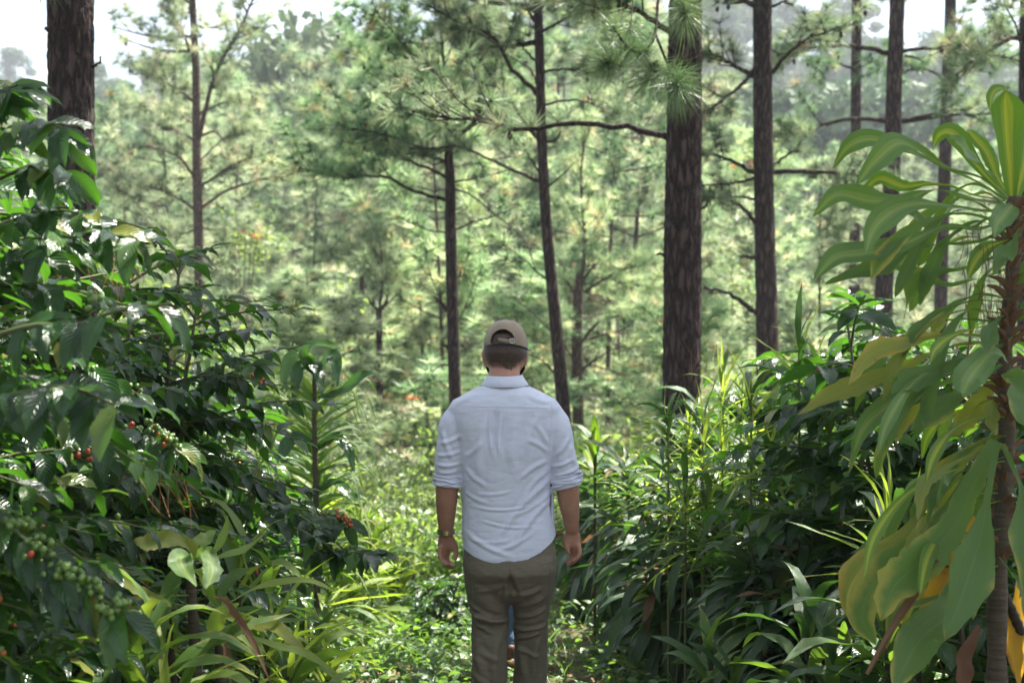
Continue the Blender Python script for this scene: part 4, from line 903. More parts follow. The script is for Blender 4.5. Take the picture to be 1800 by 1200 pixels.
def traced_plant(name, label, cat, base, stems, leaves, group=None, gs=0):
    """stems: pixel paths; leaves: (pixel path, d base, d tip, width px, material, profile, normal hint, wave, twist)"""
    root = thing(name, label, cat, base, group)
    for (pp, d0, d1, r0, r1) in stems:
        a = Acc(); pts = smooth_poly(px_path(pp, d0, d1), 30); rr = np.linspace(r0, r1, 30) * (1 + .12 * np.sin(np.arange(30) * 2.4))
        V, F, UV = tube(pts, rr, 10); a.add(to_local(V, root), F, UV); obj('stem', a.mesh('stem', M_STEM), root)
    for i, (pp, d0, d1, w, mat, prof, nh, wave, tw) in enumerate(leaves):
        w = w * (.80 if label.startswith('tattered') else .86 if label.startswith('tall') else 1)
        pts = px_path(pp, d0, d1); wd = w / FPX * (d0 + d1) / 2
        V, F, UV = ribbon(pts, wd, nh, prof, 30, 4, .26, wave * 1.25, 2.2 + (i % 5) * .5, tw, (.03, .10, .04, .28, .10)[i % 5] if mat is not M_DRY else .32, gs + i)
        a = Acc(); a.add(to_local(V, root), F, UV, 0, (i * .37) % 1); o = obj('leaf', a.mesh('leaf', mat), root)
        if mat is M_DRO: o['label'] = 'dead orange leaf'
        if mat is M_DRB: o['label'] = 'dead brown leaf'
    return root
UPC = (0.05, -.75, .65); FAC = (0, -1, .15); UPN = (0, -.35, .93); TPN = (.1, -.6, .8)
d = 4.05
hero = [
 ([(1778, 345), (1775, 300), (1771, 240), (1770, 190), (1768, 158)], d, d - .06, 66, M_DRV, 'broad', FAC, .03, (0, .1)),
 ([(1770, 162), (1756, 156), (1744, 168), (1740, 196)], d - .05, d - .1, 30, M_DRV, 'oval', (-.7, -.6, .4), .02, (0, 0)),
 ([(1786, 345), (1800, 290), (1815, 220), (1835, 170)], d, d + .1, 60, M_DRV, 'broad', FAC, .03, (0, .1)),
 ([(1774, 345), (1752, 310), (1735, 268), (1712, 240), (1700, 228)], d + .05, d + .18, 34, M_DRV, 'strap', FAC, .04, (.4, .2)),
 ([(1772, 348), (1742, 312), (1705, 278), (1680, 250), (1668, 244)], d - .02, d - .12, 60, M_DRG, 'strap', (-.5, -.5, .8), .04, (.3, .1)),
 ([(1774, 350), (1725, 300), (1690, 250), (1668, 232), (1648, 240), (1638, 268)], d + .06, d + .15, 40, M_DRV, 'strap', UPC, .05, (.5, .6)),
 ([(1770, 350), (1722, 312), (1660, 292), (1610, 262), (1575, 252), (1535, 285), (1507, 324)], d, d - .18, 58, M_DRG, 'spatula', UPC, .07, (.1, .5)),
 ([(1768, 352), (1715, 318), (1650, 290), (1590, 262), (1530, 244), (1490, 258), (1464, 296)], d + .05, d + .1, 42, M_DRG, 'spatula', UPC, .06, (.2, .5)),
 ([(1772, 356), (1700, 338), (1640, 322), (1590, 328), (1545, 314), (1508, 346)], d, d, 34, M_DRV, 'spatula', UPC, .16, (0, .9)),
 ([(1770, 360), (1700, 348), (1640, 334), (1590, 352), (1530, 352), (1470, 342), (1428, 382)], d, d - .15, 52, M_DRG, 'spatula', UPC, .10, (.2, .4)),
 ([(1772, 368), (1725, 372), (1670, 362), (1610, 358), (1565, 372), (1535, 402), (1521, 448)], d, d - .25, 58, M_DRG, 'spatula', UPC, .06, (.1, .6)),
 ([(1774, 372), (1730, 388), (1700, 400), (1650, 404), (1610, 382), (1570, 368)], d - .02, d + .1, 40, M_DRA, 'spatula', TPN, .12, (.3, -.2)),
 ([(1776, 384), (1720, 402), (1660, 398), (1590, 428), (1520, 445), (1470, 452), (1430, 492)], d, d - .22, 60, M_DRG, 'spatula', UPC, .05, (.1, .2)),
 ([(1776, 398), (1720, 424), (1650, 430), (1600, 436), (1560, 466), (1510, 478), (1452, 498)], d + .04, d - .05, 50, M_DRA, 'spatula', UPC, .08, (.3, .0)),
 ([(1780, 360), (1770, 372), (1752, 392), (1748, 418)], d - .06, d - .22, 52, M_DRG, 'oval', (0, -.8, .6), .05, (0, .3)),
 ([(1790, 410), (1775, 440), (1758, 452), (1748, 480)], d - .04, d - .15, 40, M_DRA, 'strap', (0, -.8, .6), .1, (0, .5)),
 ([(1776, 420), (1735, 436), (1712, 462), (1700, 492)], d, d - .1, 36, M_DRV, 'strap', UPC, .08, (0, .5)),
 ([(1776, 440), (1700, 470), (1650, 478), (1600, 500), (1590, 560)], d + .05, d, 40, M_DRA, 'spatula', UPC, .08, (.2, .8)),
 ([(1776, 470), (1720, 490), (1660, 500), (1610, 480), (1570, 468)], d + .12, d + .2, 34, M_DRA, 'spatula', UPC, .08, (.2, .2)),
 ([(1790, 500), (1815, 480), (1850, 500)], d, d, 60, M_DRA, 'strap', UPC, .05, (0, 0)), ([(1790, 560), (1820, 540), (1860, 560)], d, d, 60, M_DRA, 'strap', UPC, .05, (0, 0)),
 ([(1764, 596), (1700, 588), (1640, 592), (1580, 606), (1530, 622), (1492, 676)], d, d - .25, 56, M_DRY, 'spatula', UPC, .05, (.2, .2)),
 ([(1764, 602), (1700, 604), (1640, 620), (1580, 648), (1510, 676), (1455, 700), (1402, 728)], d + .02, d - .1, 56, M_DRY, 'spatula', UPC, .06, (.3, .1)),
 ([(1764, 606), (1712, 622), (1660, 648), (1600, 672), (1566, 694)], d - .04, d - .28, 64, M_DRA, 'spatula', (0, -.8, .6), .05, (.1, .2)),
 ([(1764, 618), (1700, 660), (1630, 684), (1570, 706), (1520, 748), (1500, 796)], d, d - .2, 44, M_DRG, 'spatula', UPC, .05, (.2, .5)),
 ([(1760, 640), (1720, 672), (1680, 700), (1640, 726), (1600, 758)], d - .06, d - .22, 58, M_DRA, 'spatula', (-.2, -.85, .5), .05, (0, .2)),
 ([(1762, 660), (1700, 690), (1640, 702), (1600, 730), (1574, 782)], d + .05, d, 24, M_DRY, 'spatula', UPC, .06, (.2, .8)),
 ([(1768, 632), (1745, 620), (1722, 640), (1700, 668), (1690, 696)], d - .12, d - .3, 66, M_DRG, 'broad', (-.1, -.8, .6), .08, (0, .3)),
 ([(1764, 668), (1735, 684), (1708, 722), (1672, 768)], d + .05, d + .05, 56, M_DRY, 'broad', FAC, .05, (0, .2)),
 ([(1768, 655), (1790, 670), (1802, 710), (1808, 758)], d - .1, d - .3, 84, M_DRA, 'broad', (0, -.9, .4), .05, (0, .1)),
 ([(1764, 700), (1745, 712), (1742, 740), (1752, 765)], d, d - .1, 40, M_DRY, 'strap', (0, -.9, .4), .05, (0, .1)),
 ([(1756, 768), (1700, 790), (1650, 850), (1590, 940), (1520, 985), (1488, 1040), (1502, 1108)], d, d - .25, 62, M_DRY, 'spatula', (-.4, -.7, .6), .05, (.1, .3)),
 ([(1752, 772), (1705, 830), (1655, 900), (1600, 960), (1545, 1010), (1515, 1080), (1540, 1132)], d - .05, d - .35, 78, M_DRA, 'spatula', (-.4, -.8, .5), .04, (0, .2)),
 ([(1750, 775), (1712, 850), (1672, 930), (1620, 985), (1572, 1030), (1548, 1090)], d - .1, d - .42, 96, M_DRA, 'broad', (-.3, -.9, .4), .04, (0, .1)),
 ([(1752, 778), (1738, 860), (1724, 940), (1700, 1020), (1662, 1124)], d - .15, d - .5, 104, M_DRA, 'spatula', (-.1, -1, .2), .03, (0, .1)),
 ([(1762, 780), (1792, 850), (1806, 940), (1800, 1040)], d - .1, d - .4, 88, M_DRA, 'spatula', (.1, -1, .3), .04, (0, .1)),
 ([(1700, 1030), (1668, 1078), (1620, 1120), (1590, 1170), (1572, 1214)], d - .2, d - .5, 92, M_DRA, 'oval', (-.3, -.9, .4), .04, (0, .1)),
 ([(1756, 790), (1700, 800), (1660, 850), (1640, 900)], d + .1, d + .1, 60, M_DRY, 'broad', (-.3, -.8, .5), .05, (0, .3)),
 ([(1710, 905), (1682, 960), (1655, 1030), (1612, 1100)], d + .05, d, 62, M_DRO, 'broad', (-.2, -1, .2), .05, (0, .1)),
 ([(1790, 1020), (1782, 1090), (1785, 1150), (1792, 1210)], d + .05, d, 44, M_DRO, 'strap', FAC, .04, (0, .1)),
 ([(1806, 1010), (1800, 1090), (1806, 1200)], d + .12, d + .1, 40, M_DRO, 'strap', FAC, .04, (0, .1)),
 ([(1722, 1100), (1700, 1140), (1692, 1180), (1696, 1225)], d - .1, d - .2, 44, M_DRB, 'broad', FAC, .1, (0, .4)),
 ([(1700, 1050), (1682, 1060), (1655, 990), (1640, 965)], d + .1, d, 24, M_DRB, 'strap', FAC, .1, (0, .4))]
rh = np.random.default_rng(44)
for i in range(64):
    f = (i + rh.random()) / 64; y0 = 370 + 640 * f; x0 = np.interp(y0, [345, 520, 640, 760, 1000], [1780, 1776, 1766, 1770, 1754]); L_ = rh.uniform(130, 300) * (1 if f < .75 else .7); s = rh.choice([-1, -.85, -.6, -.3, .35, .7], p=[.3, .22, .16, .1, .1, .12])
    up = np.interp(f, [0, .25, .6, 1], [.25, .05, -.1, -.3]) + rh.normal() * .08; dr = np.interp(f, [0, .4, 1], [.35, .6, .95]) * rh.uniform(.8, 1.2); dd = d + rh.uniform(-.45, .35); y0 = y0 + rh.normal() * 10; up = up * rh.uniform(.2, 2.0)
    pts = [(x0, y0), (x0 + s * L_ * .35, y0 - L_ * up * .6), (x0 + s * L_ * .68, y0 - L_ * up * .5 + L_ * dr * .22), (x0 + s * L_ * .9, y0 + L_ * dr * .62), (x0 + s * L_ * .98, y0 + L_ * dr)]
    hero.append((pts, d + .02 * rh.normal(), dd, rh.uniform(22, 42), [M_DRA, M_DRG, M_DRA, M_DRY, M_DRA, M_DRV][rh.integers(0, 6)] if f > .3 else [M_DRA, M_DRG, M_DRA][rh.integers(0, 3)], 'spatula', (rh.uniform(-.4, .2), -.8, rh.uniform(.3, .8)), rh.uniform(.04, .14), (rh.uniform(-.2, .3), rh.uniform(-.2, .6))))
b_ = P(1750, 1200, d); b_[2] = float(gz(b_[0], b_[1]))
rt = traced_plant('striped_dracaena', 'tall dracaena with yellow striped top leaf and hanging orange dead leaves', 'dracaena', b_,
    [([(1742, 1640), (1748, 1300), (1752, 1180), (1754, 1000), (1764, 860), (1770, 760), (1766, 640), (1776, 520), (1784, 420), (1780, 345)], d, d, .030, .015), ([(1808, 1300), (1800, 1140), (1782, 1080), (1758, 1030)], d + .1, d, .016, .012)], hero, None, 400)
a = Acc(); pts = smooth_poly(px_path([(1642, 985), (1628, 1012), (1596, 1060), (1560, 1118), (1524, 1184)], 3.75, 3.65), 14)
acc_tube(a, pts - A_(rt.location), np.array([.020, .013, .011, .010, .011, .012, .012, .011, .010, .009, .008, .007, .006, .005]), 7); o = obj('leaf_sheath', a.mesh('leaf_sheath', M_DRB), rt); o['label'] = 'brown rolled dead leaf sheath'
rr = np.random.default_rng(9); a = Acc()
for i in range(120):
    f = rr.random(); y0 = 360 + 620 * f; x0 = np.interp(y0, [345, 520, 640, 760, 1000], [1780, 1776, 1766, 1770, 1754]); an = rr.random() * 6.28; c0 = P(x0, y0, 4.05) - A_(rt.location); o3 = A_([math.cos(an), math.sin(an), 0]); l = rr.uniform(.015, .05)
    acc_tube(a, [c0 + o3 * .012, c0 + o3 * (.02 + l * .5) + A_([0, 0, l * .5]), c0 + o3 * (.022 + l) + A_([0, 0, l * .6])], [.012, .007, .003], 5)
o = obj('old_leaf_base', a.mesh('old_leaf_base', M_DRB), rt, kind='stuff')
# hanging dry roots and needles on its stem
a = Acc(); rr = np.random.default_rng(8)
for i in range(46):
    px = rr.uniform(1690, 1775); py = rr.uniform(385, 560); l = rr.uniform(25, 110)
    pp = smooth_poly(px_path([(px, py), (px + rr.normal() * 5, py + l * .5), (px + rr.normal() * 9, py + l)], 4.05 + rr.normal() * .07), 4); acc_tube(a, pp - A_(rt.location), .0011, 3, close=False)
obj('hanging_fibres', a.mesh('hanging_fibres', M_DRB), rt, kind='stuff')

d = 4.3
left = [
 ([(345, 975), (332, 958), (300, 945), (262, 955), (236, 948)], d, d - .1, 52, M_DRY, 'broad', UPC, .08, (.2, .3)), ([(300, 1062), (262, 1050), (225, 1025), (190, 1000), (168, 972)], d - .1, d - .3, 52, M_DRY, 'broad', (.3, -.7, .7), .05, (0, .2)),
 ([(340, 985), (318, 980), (322, 1000), (345, 1030)], d - .1, d - .3, 56, M_DRG, 'oval', (0, -.8, .6), .06, (0, .2)), ([(345, 980), (362, 968), (372, 1000), (362, 1036)], d - .12, d - .28, 50, M_DRG, 'broad', (.1, -.8, .6), .06, (0, .2)),
 ([(340, 985), (345, 960), (362, 945), (380, 930)], d, d + .15, 34, M_YEL, 'strap', FAC, .05, (0, .3)), ([(350, 985), (380, 965), (395, 935), (400, 905)], d, d + .1, 20, M_YEL, 'strap', FAC, .04, (0, .5)),
 ([(345, 990), (400, 975), (440, 960), (470, 930)], d, d + .2, 22, M_YEL, 'strap', UPC, .04, (0, .5)), ([(340, 990), (310, 1010), (290, 1060), (284, 1140)], d, d - .1, 38, M_DRA, 'strap', (.4, -.9, .2), .05, (0, .2)),
 ([(345, 1045), (240, 1052), (170, 1095), (108, 1170)], d, d - .3, 20, M_DRY, 'strap', UPC, .04, (.2, .2)), ([(340, 1060), (250, 1080), (160, 1120), (90, 1145)], d, d - .2, 22, M_DRA, 'strap', UPC, .04, (.2, .2)),
 ([(340, 1130), (260, 1080), (200, 1085), (130, 1130)], d, d - .2, 30, M_DRA, 'strap', UPC, .04, (.2, .2)), ([(330, 1150), (250, 1120), (170, 1160), (120, 1210)], d, d - .2, 22, M_DRY, 'strap', UPC, .04, (.2, .2)),
 ([(390, 1080), (430, 1095), (480, 1105), (535, 1140)], d - .1, d - .3, 46, M_DRY, 'broad', UPC, .07, (.1, .3)), ([(390, 1075), (440, 1070), (500, 1090), (560, 1085)], d, d, 22, M_DRA, 'strap', UPC, .05, (.1, .3)),
 ([(385, 1070), (392, 1040), (415, 1010), (440, 1000)], d, d + .1, 30, M_DRA, 'strap', FAC, .05, (.1, .3)), ([(385, 1075), (370, 1040), (360, 1010), (340, 1000)], d, d - .1, 30, M_DRA, 'strap', FAC, .05, (.1, .3)),
 ([(400, 1060), (460, 1030), (540, 1020), (600, 1045)], d + .2, d + .3, 18, M_YEL, 'strap', UPC, .05, (.1, .3)), ([(400, 1100), (470, 1130), (540, 1150), (600, 1190)], d, d, 22, M_YEL, 'strap', UPC, .05, (.1, .3)),
 ([(375, 1045), (400, 1060), (440, 1120), (478, 1205)], d - .25, d - .35, 18, M_DRB, 'strap', FAC, .05, (.1, .5)), ([(392, 1125), (400, 1150), (406, 1210)], d - .25, d - .3, 16, M_DRB, 'strap', FAC, .05, (.1, .5)),
 ([(132, 965), (165, 990), (205, 1035), (235, 1075)], d - .3, d - .3, 10, M_DRB, 'strap', FAC, .05, (.1, .5)), ([(300, 1150), (310, 1120), (280, 1060), (260, 1045)], d, d, 34, M_DRA, 'strap', FAC, .05, (.1, .3)),
 ([(400, 1140), (380, 1110), (388, 1080), (420, 1060)], d - .1, d - .1, 40, M_YEL, 'strap', FAC, .05, (.1, .3))]
b_ = P(350, 1200, d); b_[2] = float(gz(b_[0], b_[1]))
traced_plant('cane_plant', 'tattered yellow green cane plant at the sunny near corner of the coffee row', 'cane plant', b_,
    [([(338, 1500), (345, 1250), (342, 1120), (336, 1040), (335, 985)], d, d, .018, .013), ([(410, 1500), (392, 1250), (386, 1150), (382, 1075)], d, d, .016, .012), ([(300, 1480), (306, 1250), (300, 1150), (296, 1080)], d, d, .014, .01)], left, None, 500)
for i, (px, py, dd, L, h, lb) in enumerate([(250, 1130, 3.9, .45, .3, 'strap plant with arching leaves beneath the fruiting bough, nearest the corner'), (470, 1120, 5.0, .42, .25, 'yellow green strap plant on the sunny bank under the low coffee bush'), (420, 1000, 5.3, .40, .5, 'strap plant standing behind the tattered cane plant'),
                                            (540, 1150, 5.8, .38, .2, 'strap plant lowest on the sunny bank beside the clearing'), (1420, 1120, 4.9, .42, .25, 'dark strap plant in the shade beside the dracaena dead leaves'), (1250, 1160, 5.6, .3, .15, 'small strap plant low in the shade of the hedge'), (1560, 1080, 4.6, .45, .3, 'broad strap plant just behind the hanging dracaena leaves')]):
    p = P(px, py, dd); z_ = float(gz(p[0], p[1])); h = max(.1, p[2] - z_)
    strap_plant('strap_plant', lb, 'strap plant', p[0], p[1], [(0, 0, h), (.08, -.06, h * .85)], 520 + i, L, {'s:yel': .3, 's:dra': .5, 'b:yel': .2} if px < 1000 else {'s:dra': .6, 's:cor': .4}, 24, 1.1, (-.3, 1.3), 'strap plants low beside the path', .5, .012)

# pine needles fallen onto the bushes
M_DRYN = simple_mat('dry_pine_needles', [(0, (.22, .09, .03)), (1, (.42, .20, .08))], .6, .2, (.5, .25, .1))
rn = np.random.default_rng(61)
for i, (px, py, d, lb) in enumerate([(275, 820, 3.9, 'bunch of dry orange pine needles hung on the coffee bush above the cane plant'), (205, 440, 4.0, 'dry needles lodged in the crown of the leaning coffee bush'), (1265, 610, 6.6, 'dry needles caught on the lime strap plants')]):
    q = P(px, py, d); root = thing('fallen_needles', lb, 'pine needles', q); a = Acc()
    for k in range(16):
        s0 = rn.normal(size=3) * A_([.05, .05, .03]); l = rn.uniform(.07, .17); dv = nrm(A_([rn.normal() * .5, rn.normal() * .5, -1])) * l; acc_tube(a, smooth_poly([s0, s0 + dv * .5 + rn.normal(size=3) * .006, s0 + dv], 4), 0.0007, 3, close=False, rnd=rn.random())
    obj('needle', a.mesh('needle', M_DRYN), root, kind='stuff')
# spiky stem plant: stem ringed by narrow stalks, drooping leaves at its head
d = 8.2; lv = []; rr = np.random.default_rng(19)
for i in range(90):
    f = i / 90; y0 = 690 + 330 * f; s = 1 if i % 2 else -1; ln = rr.uniform(55, 100) * (1.0 if f > .1 else .8); up = rr.uniform(.35, 1.0) * (1 - .6 * f)
    lv.append(([(553, y0), (553 + s * ln * .5, y0 - ln * up * .6), (553 + s * ln, y0 - ln * up + rr.uniform(0, 25)), (553 + s * ln * 1.25, y0 - ln * up + 30 + rr.uniform(0, 50))], d, d + rr.uniform(-.3, .3), rr.uniform(8, 13), M_DRA if rr.random() < .75 else M_YEL, 'blade', UPC, .04, (0, .6)))
for pts in [[(553, 660), (530, 625), (505, 640), (495, 690)], [(553, 655), (540, 618), (560, 604), (606, 612)], [(553, 660), (580, 625), (590, 640), (592, 680)], [(553, 655), (530, 640), (520, 670), (515, 720)], [(553, 660), (550, 640), (560, 660), (566, 700)], [(553, 700), (600, 690), (640, 660), (680, 662)],
            [(553, 790), (590, 770), (610, 790), (624, 830)], [(553, 780), (520, 770), (500, 790), (490, 830)], [(553, 860), (590, 850), (615, 870), (640, 880)]]:
    lv.append((pts, d, d - .15, 27, M_COF, 'oval', UPC, .05, (0, .4)))
b_ = P(556, 1010, d); b_[2] = float(gz(b_[0], b_[1]))
traced_plant('spiky_stem_plant', 'upright dracaena stem ringed with narrow stalks, drooping dark leaves at its head', 'dracaena', b_, [([(558, 1190), (557, 1000), (555, 850), (553, 740), (553, 650)], d, d, .020, .012)], lv, None, 600)

# ------------------------------------------------------------------ low growth
def ground_leaves(name, N, xr, yr, size, hgt, tpl, mat, seed, mask=None, clump=6, group=None):
    r = np.random.default_rng(seed); n = N // clump
    y = yr[0] + (yr[1] - yr[0]) * r.random(n) ** 1.0; x = r.uniform(-1, 1, n) * (xr[0] + xr[1] * y) + xr[2]
    if mask is not None: k = r.random(n) < mask(x, y); x, y = x[k], y[k]; n = len(x)
    h = hgt[0] + (hgt[1] - hgt[0]) * r.random(n) ** 1.5
    X = np.repeat(x, clump); Y = np.repeat(y, clump); H = np.repeat(h, clump); m = len(X); az = r.random(m) * 2 * np.pi; f = r.random(m) ** .7
    rad = H * .35 * f + .01; X2 = X + np.cos(az) * rad; Y2 = Y + np.sin(az) * rad; Z = gz(X2, Y2) + H * f + .005
    e = r.uniform(-.3, .7, m); D = np.stack([np.cos(az) * np.cos(e), np.sin(az) * np.cos(e), np.sin(e)], -1)
    a = Acc(); sc = r.uniform(size[0], size[1], m); tp = tpl if isinstance(tpl, list) else [tpl]; pk = r.integers(0, len(tp), m); rv = np.clip(np.repeat(r.random(n), clump) * .7 + r.random(m) * .3, 0, .999)
    M = basis(D, nrm(A_([0, 0, 1.]) + .35 * r.normal(size=(m, 3))), sc); Pn = np.stack([X2, Y2, Z], -1)
    for k, t in enumerate(tp):
        q = pk == k; scatter(a, t, M[q], Pn[q], rv[q])
    return obj(name, a.mesh(name, mat), kind='stuff')
OV = [leaf_tpl(1, .62, 2, 2, .5, .25, 0, 1, 'ovate', .2), leaf_tpl(1, .45, 3, 2, .8, .25, 0, 1, 'ovate', .3)]
GR = [leaf_tpl(1, .05, 4, 1, 1.2, 0, 0, 1, 'blade', .9), leaf_tpl(1, .04, 4, 1, .7, 0, 0, 1, 'blade', .7)]
pathm = lambda x, y: np.where(np.abs(x - .12 - .03 * (y - 8)) < .34, .28, 1.0)
ground_leaves('herb_cover', 60000, (1.1, .19, 0), (5.4, 16), (.035, .085), (.03, .24), OV, M_HERB, 31, pathm, 8)
ground_leaves('grass_cover', 16000, (1.0, .2, 0), (5.4, 18), (.10, .26), (.01, .05), GR, M_HERB, 32, lambda x, y: np.where(x < .3, 1.0, .25), 7)
ground_leaves('leaf_litter', 9000, (1.0, .15, .1), (4.5, 16), (.03, .07), (.0, .015), OV, M_DRYG, 33, None, 3)
ground_leaves('slope_cover', 60000, (2, .36, 0), (14, 60), (.07, .20), (.1, .9), OV + GR, M_SLOPE, 34, None, 12)
ground_leaves('bank_cover', 16000, (1.6, .2, 0), (3.4, 9), (.03, .08), (.03, .42), OV, M_HERB, 35, lambda x, y: np.where(np.abs(x) > .85, 1, 0), 8)

# small leaved shrubs on the slope
def shrub(label, x, y, H, R, seed, mat, N=1500, leaf=(.04, .09), name='slope_shrub', group='shrubs scattered on the slope'):
    r = np.random.default_rng(seed); z0 = float(gz(x, y)); root = thing(name, label, 'shrub', (x, y, z0), group)
    st = Acc(); tips = []
    for i in range(14):
        an = r.random() * 6.28; rr_ = R * r.uniform(.3, 1); t = A_([math.cos(an) * rr_, math.sin(an) * rr_, H * r.uniform(.5, 1)])
        acc_tube(st, smooth_poly([[0, 0, 0], t * A_([.35, .35, .55]), t], 6), np.linspace(.018, .004, 6), 4); tips.append(t)
    obj('stems', st.mesh('stems', M_WOOD), root)
    tips = A_(tips); ci = r.integers(0, len(tips), N); f = r.uniform(.35, 1, N)[:, None]
    pos = tips[ci] * f + nrm(r.normal(size=(N, 3))) * (r.random((N, 1)) ** .5) * R * .38; pos[:, 2] = np.maximum(pos[:, 2], .02)
    a = Acc(); tp = OV; pk = r.integers(0, 2, N); M = basis(nrm(r.normal(size=(N, 3)) + A_([0, 0, .1])), nrm(A_([0, 0, 1.]) + .6 * r.normal(size=(N, 3))), r.uniform(*leaf, N))
    for k in (0, 1): scatter(a, tp[k], M[pk == k], pos[pk == k], r.random((pk == k).sum()) * .99)
    obj('foliage', a.mesh('foliage', mat), root, kind='stuff')
    return root
for i, (px, py, d, H, R, m, lb) in enumerate([(740, 940, 14, 1.0, .9, M_SLOPE, 'sunlit small leaved shrub left of the watch of the man'), (690, 900, 19, 1.6, 1.3, M_SLOPE, 'pale shrub down the slope beyond the sunny clearing'), (620, 960, 12.5, .7, .6, M_SLOPE, 'low pale shrub beside the low forked pine foot'),
        (740, 860, 26, 1.2, 1.2, M_SLOPE, 'pale shrub beyond the forked dark pine foot'), (1060, 900, 15, 1.2, .8, M_SLOPE, 'sunlit shrub between the sleeve and the dark hedge'), (720, 850, 30, 2.2, 1.6, M_HERB, 'darker shrub in the hollow between young pines'),
        (560, 900, 16, 1.4, 1.1, M_SLOPE, 'sunlit shrub beyond the spiky stem plant'), (1100, 800, 20, 1.9, 1.3, M_SLOPE, 'pale shrub left of the thickest pine trunk foot'), (860, 1000, 13, .7, .7, M_HERB, 'low green shrub straight ahead where the path drops'), (950, 900, 18, 1.5, 1.2, M_SLOPE, 'pale shrub hidden mostly behind the man'),
        (1400, 620, 24, 3.0, 1.7, M_SLOPE, 'tall pale shrub between the two tall straight pines'), (1620, 560, 26, 3.4, 2.0, M_SLOPE, 'tall pale shrub behind the slender reddish pine'), (470, 480, 26, 4.6, 2.0, M_SLOPE, 'tall leafy yellow green shrub above the dark coffee row'), (210, 420, 24, 4.6, 2.2, M_SLOPE, 'tall pale shrub between the big trunk and the many branched pine'),
        (1300, 600, 27, 3.4, 2.0, M_SLOPE, 'tall pale shrub right behind the thickest pine trunk')]):
    p = P(px, py, d); shrub(lb, p[0], p[1], H, R, 700 + i, m, int(1100 * (1 + R)), (.05, .11) if d < 20 else (.09, .2))
# poinsettia-like red heads among the young pines
for i, (px, py, d, lb) in enumerate([(1310, 292, 44, 'red flowering tree top beside the tall straight pine'), (688, 578, 34, 'red flower head above the low forked young pine'), (888, 522, 36, 'red flower head just over the cap of the man'), (985, 468, 38, 'orange flower head crossed by the leaning reddish pine'),
        (1095, 466, 38, 'orange flower head between the leaning pine and the thickest trunk'), (425, 412, 36, 'red flower head over the dark coffee row'), (1248, 500, 36, 'orange flower head close to the edge of the thickest trunk'), (700, 700, 30, 'faded orange flower head low by the forked young pine'), (1275, 505, 40, 'smaller orange flower head in the gap between the two big trunks')]):
    r = np.random.default_rng(800 + i); p = P(px, py, d); z0 = float(gz(p[0], p[1])); root = thing('red_flowering_shrub', lb, 'flowering shrub', (p[0], p[1], z0), 'red flowering shrubs on the slope'); h = p[2] - z0
    st = Acc(); a = Acc(); g = Acc()
    for k in range(5):
        an = r.random() * 6.28; t = A_([math.cos(an) * .35, math.sin(an) * .2, h + r.normal() * .08]); acc_tube(st, smooth_poly([[0, 0, 0], [t[0] * .2, t[1] * .2, h * .6], t], 8), np.linspace(.035, .01, 8), 4)
        n = 12; az = r.random(n) * 6.28; D = np.stack([np.cos(az), np.sin(az), r.uniform(-.1, .7, n)], -1); scatter(a, OV[1], basis(D, (0, -.3, 1), r.uniform(.10, .19, n)), np.tile(t, (n, 1)), r.random(n))
        n = 60; az = r.random(n) * 6.28; D = np.stack([np.cos(az), np.sin(az), r.uniform(-.6, .3, n)], -1); scatter(g, OV[1], basis(D, (0, 0, 1), r.uniform(.14, .24, n)), t + A_([0, 0, -.2]) + r.normal(size=(n, 3)) * A_([.25, .25, .35]), r.random(n))
    obj('stems', st.mesh('stems', M_WOOD), root); obj('flower_head', a.mesh('flower_head', M_RED), root); obj('foliage', g.mesh('foliage', M_SLOPE), root, kind='stuff')
# low bushy pines filling the slope
r = np.random.default_rng(91); k = 0; low = []; lcnt = {}
for t in range(900):
    if k >= 46: break
    y = r.uniform(17, 46); px = r.uniform(430, 1700); x = (px - CX) / FPX * y
    if any((x - a_) ** 2 + (y - b__) ** 2 < 4.5 for a_, b__ in low): continue
    H = min(r.uniform(2.6, 5.0), 1.6 + 0.12 * y); top = HY + (EYE - (float(gz(x, y)) + H)) / y * FPX
    if top < 500 or (y < 24 and 600 < px < 1120) or (y < 29 and (640 < px < 700 or 770 < px < 830 or 990 < px < 1050)): continue
    low.append((x, y)); H0, mt, ml, mc, R = PINES[2 if k % 2 else 0]; s = H / H0; kk = next(i for i, l in enumerate(LM) if l[0] <= px < l[1])
    root = thing('young_pine', 'bushy waist to roof high young pine growing low on the slope', 'pine tree', (x, y, float(gz(x, y)) - .05), 'bushy young pines low on the slope', (0, 0, r.random() * 6.28), (s * 1.7, s * 1.7, s * 1.15)); low_k = k
    lcnt.setdefault(kk, []).append((y, root))
    obj('trunk', mt, root); obj('limbs', ml, root, kind='stuff'); obj('crown', mc, root, kind='stuff'); k += 1

for kk, l in lcnt.items():
    for i, (y_, o_) in enumerate(sorted(l, key=lambda q: q[0])): o_['label'] = f'low bushy young pine, {ORD[i]} of those {LM[kk][2]}'
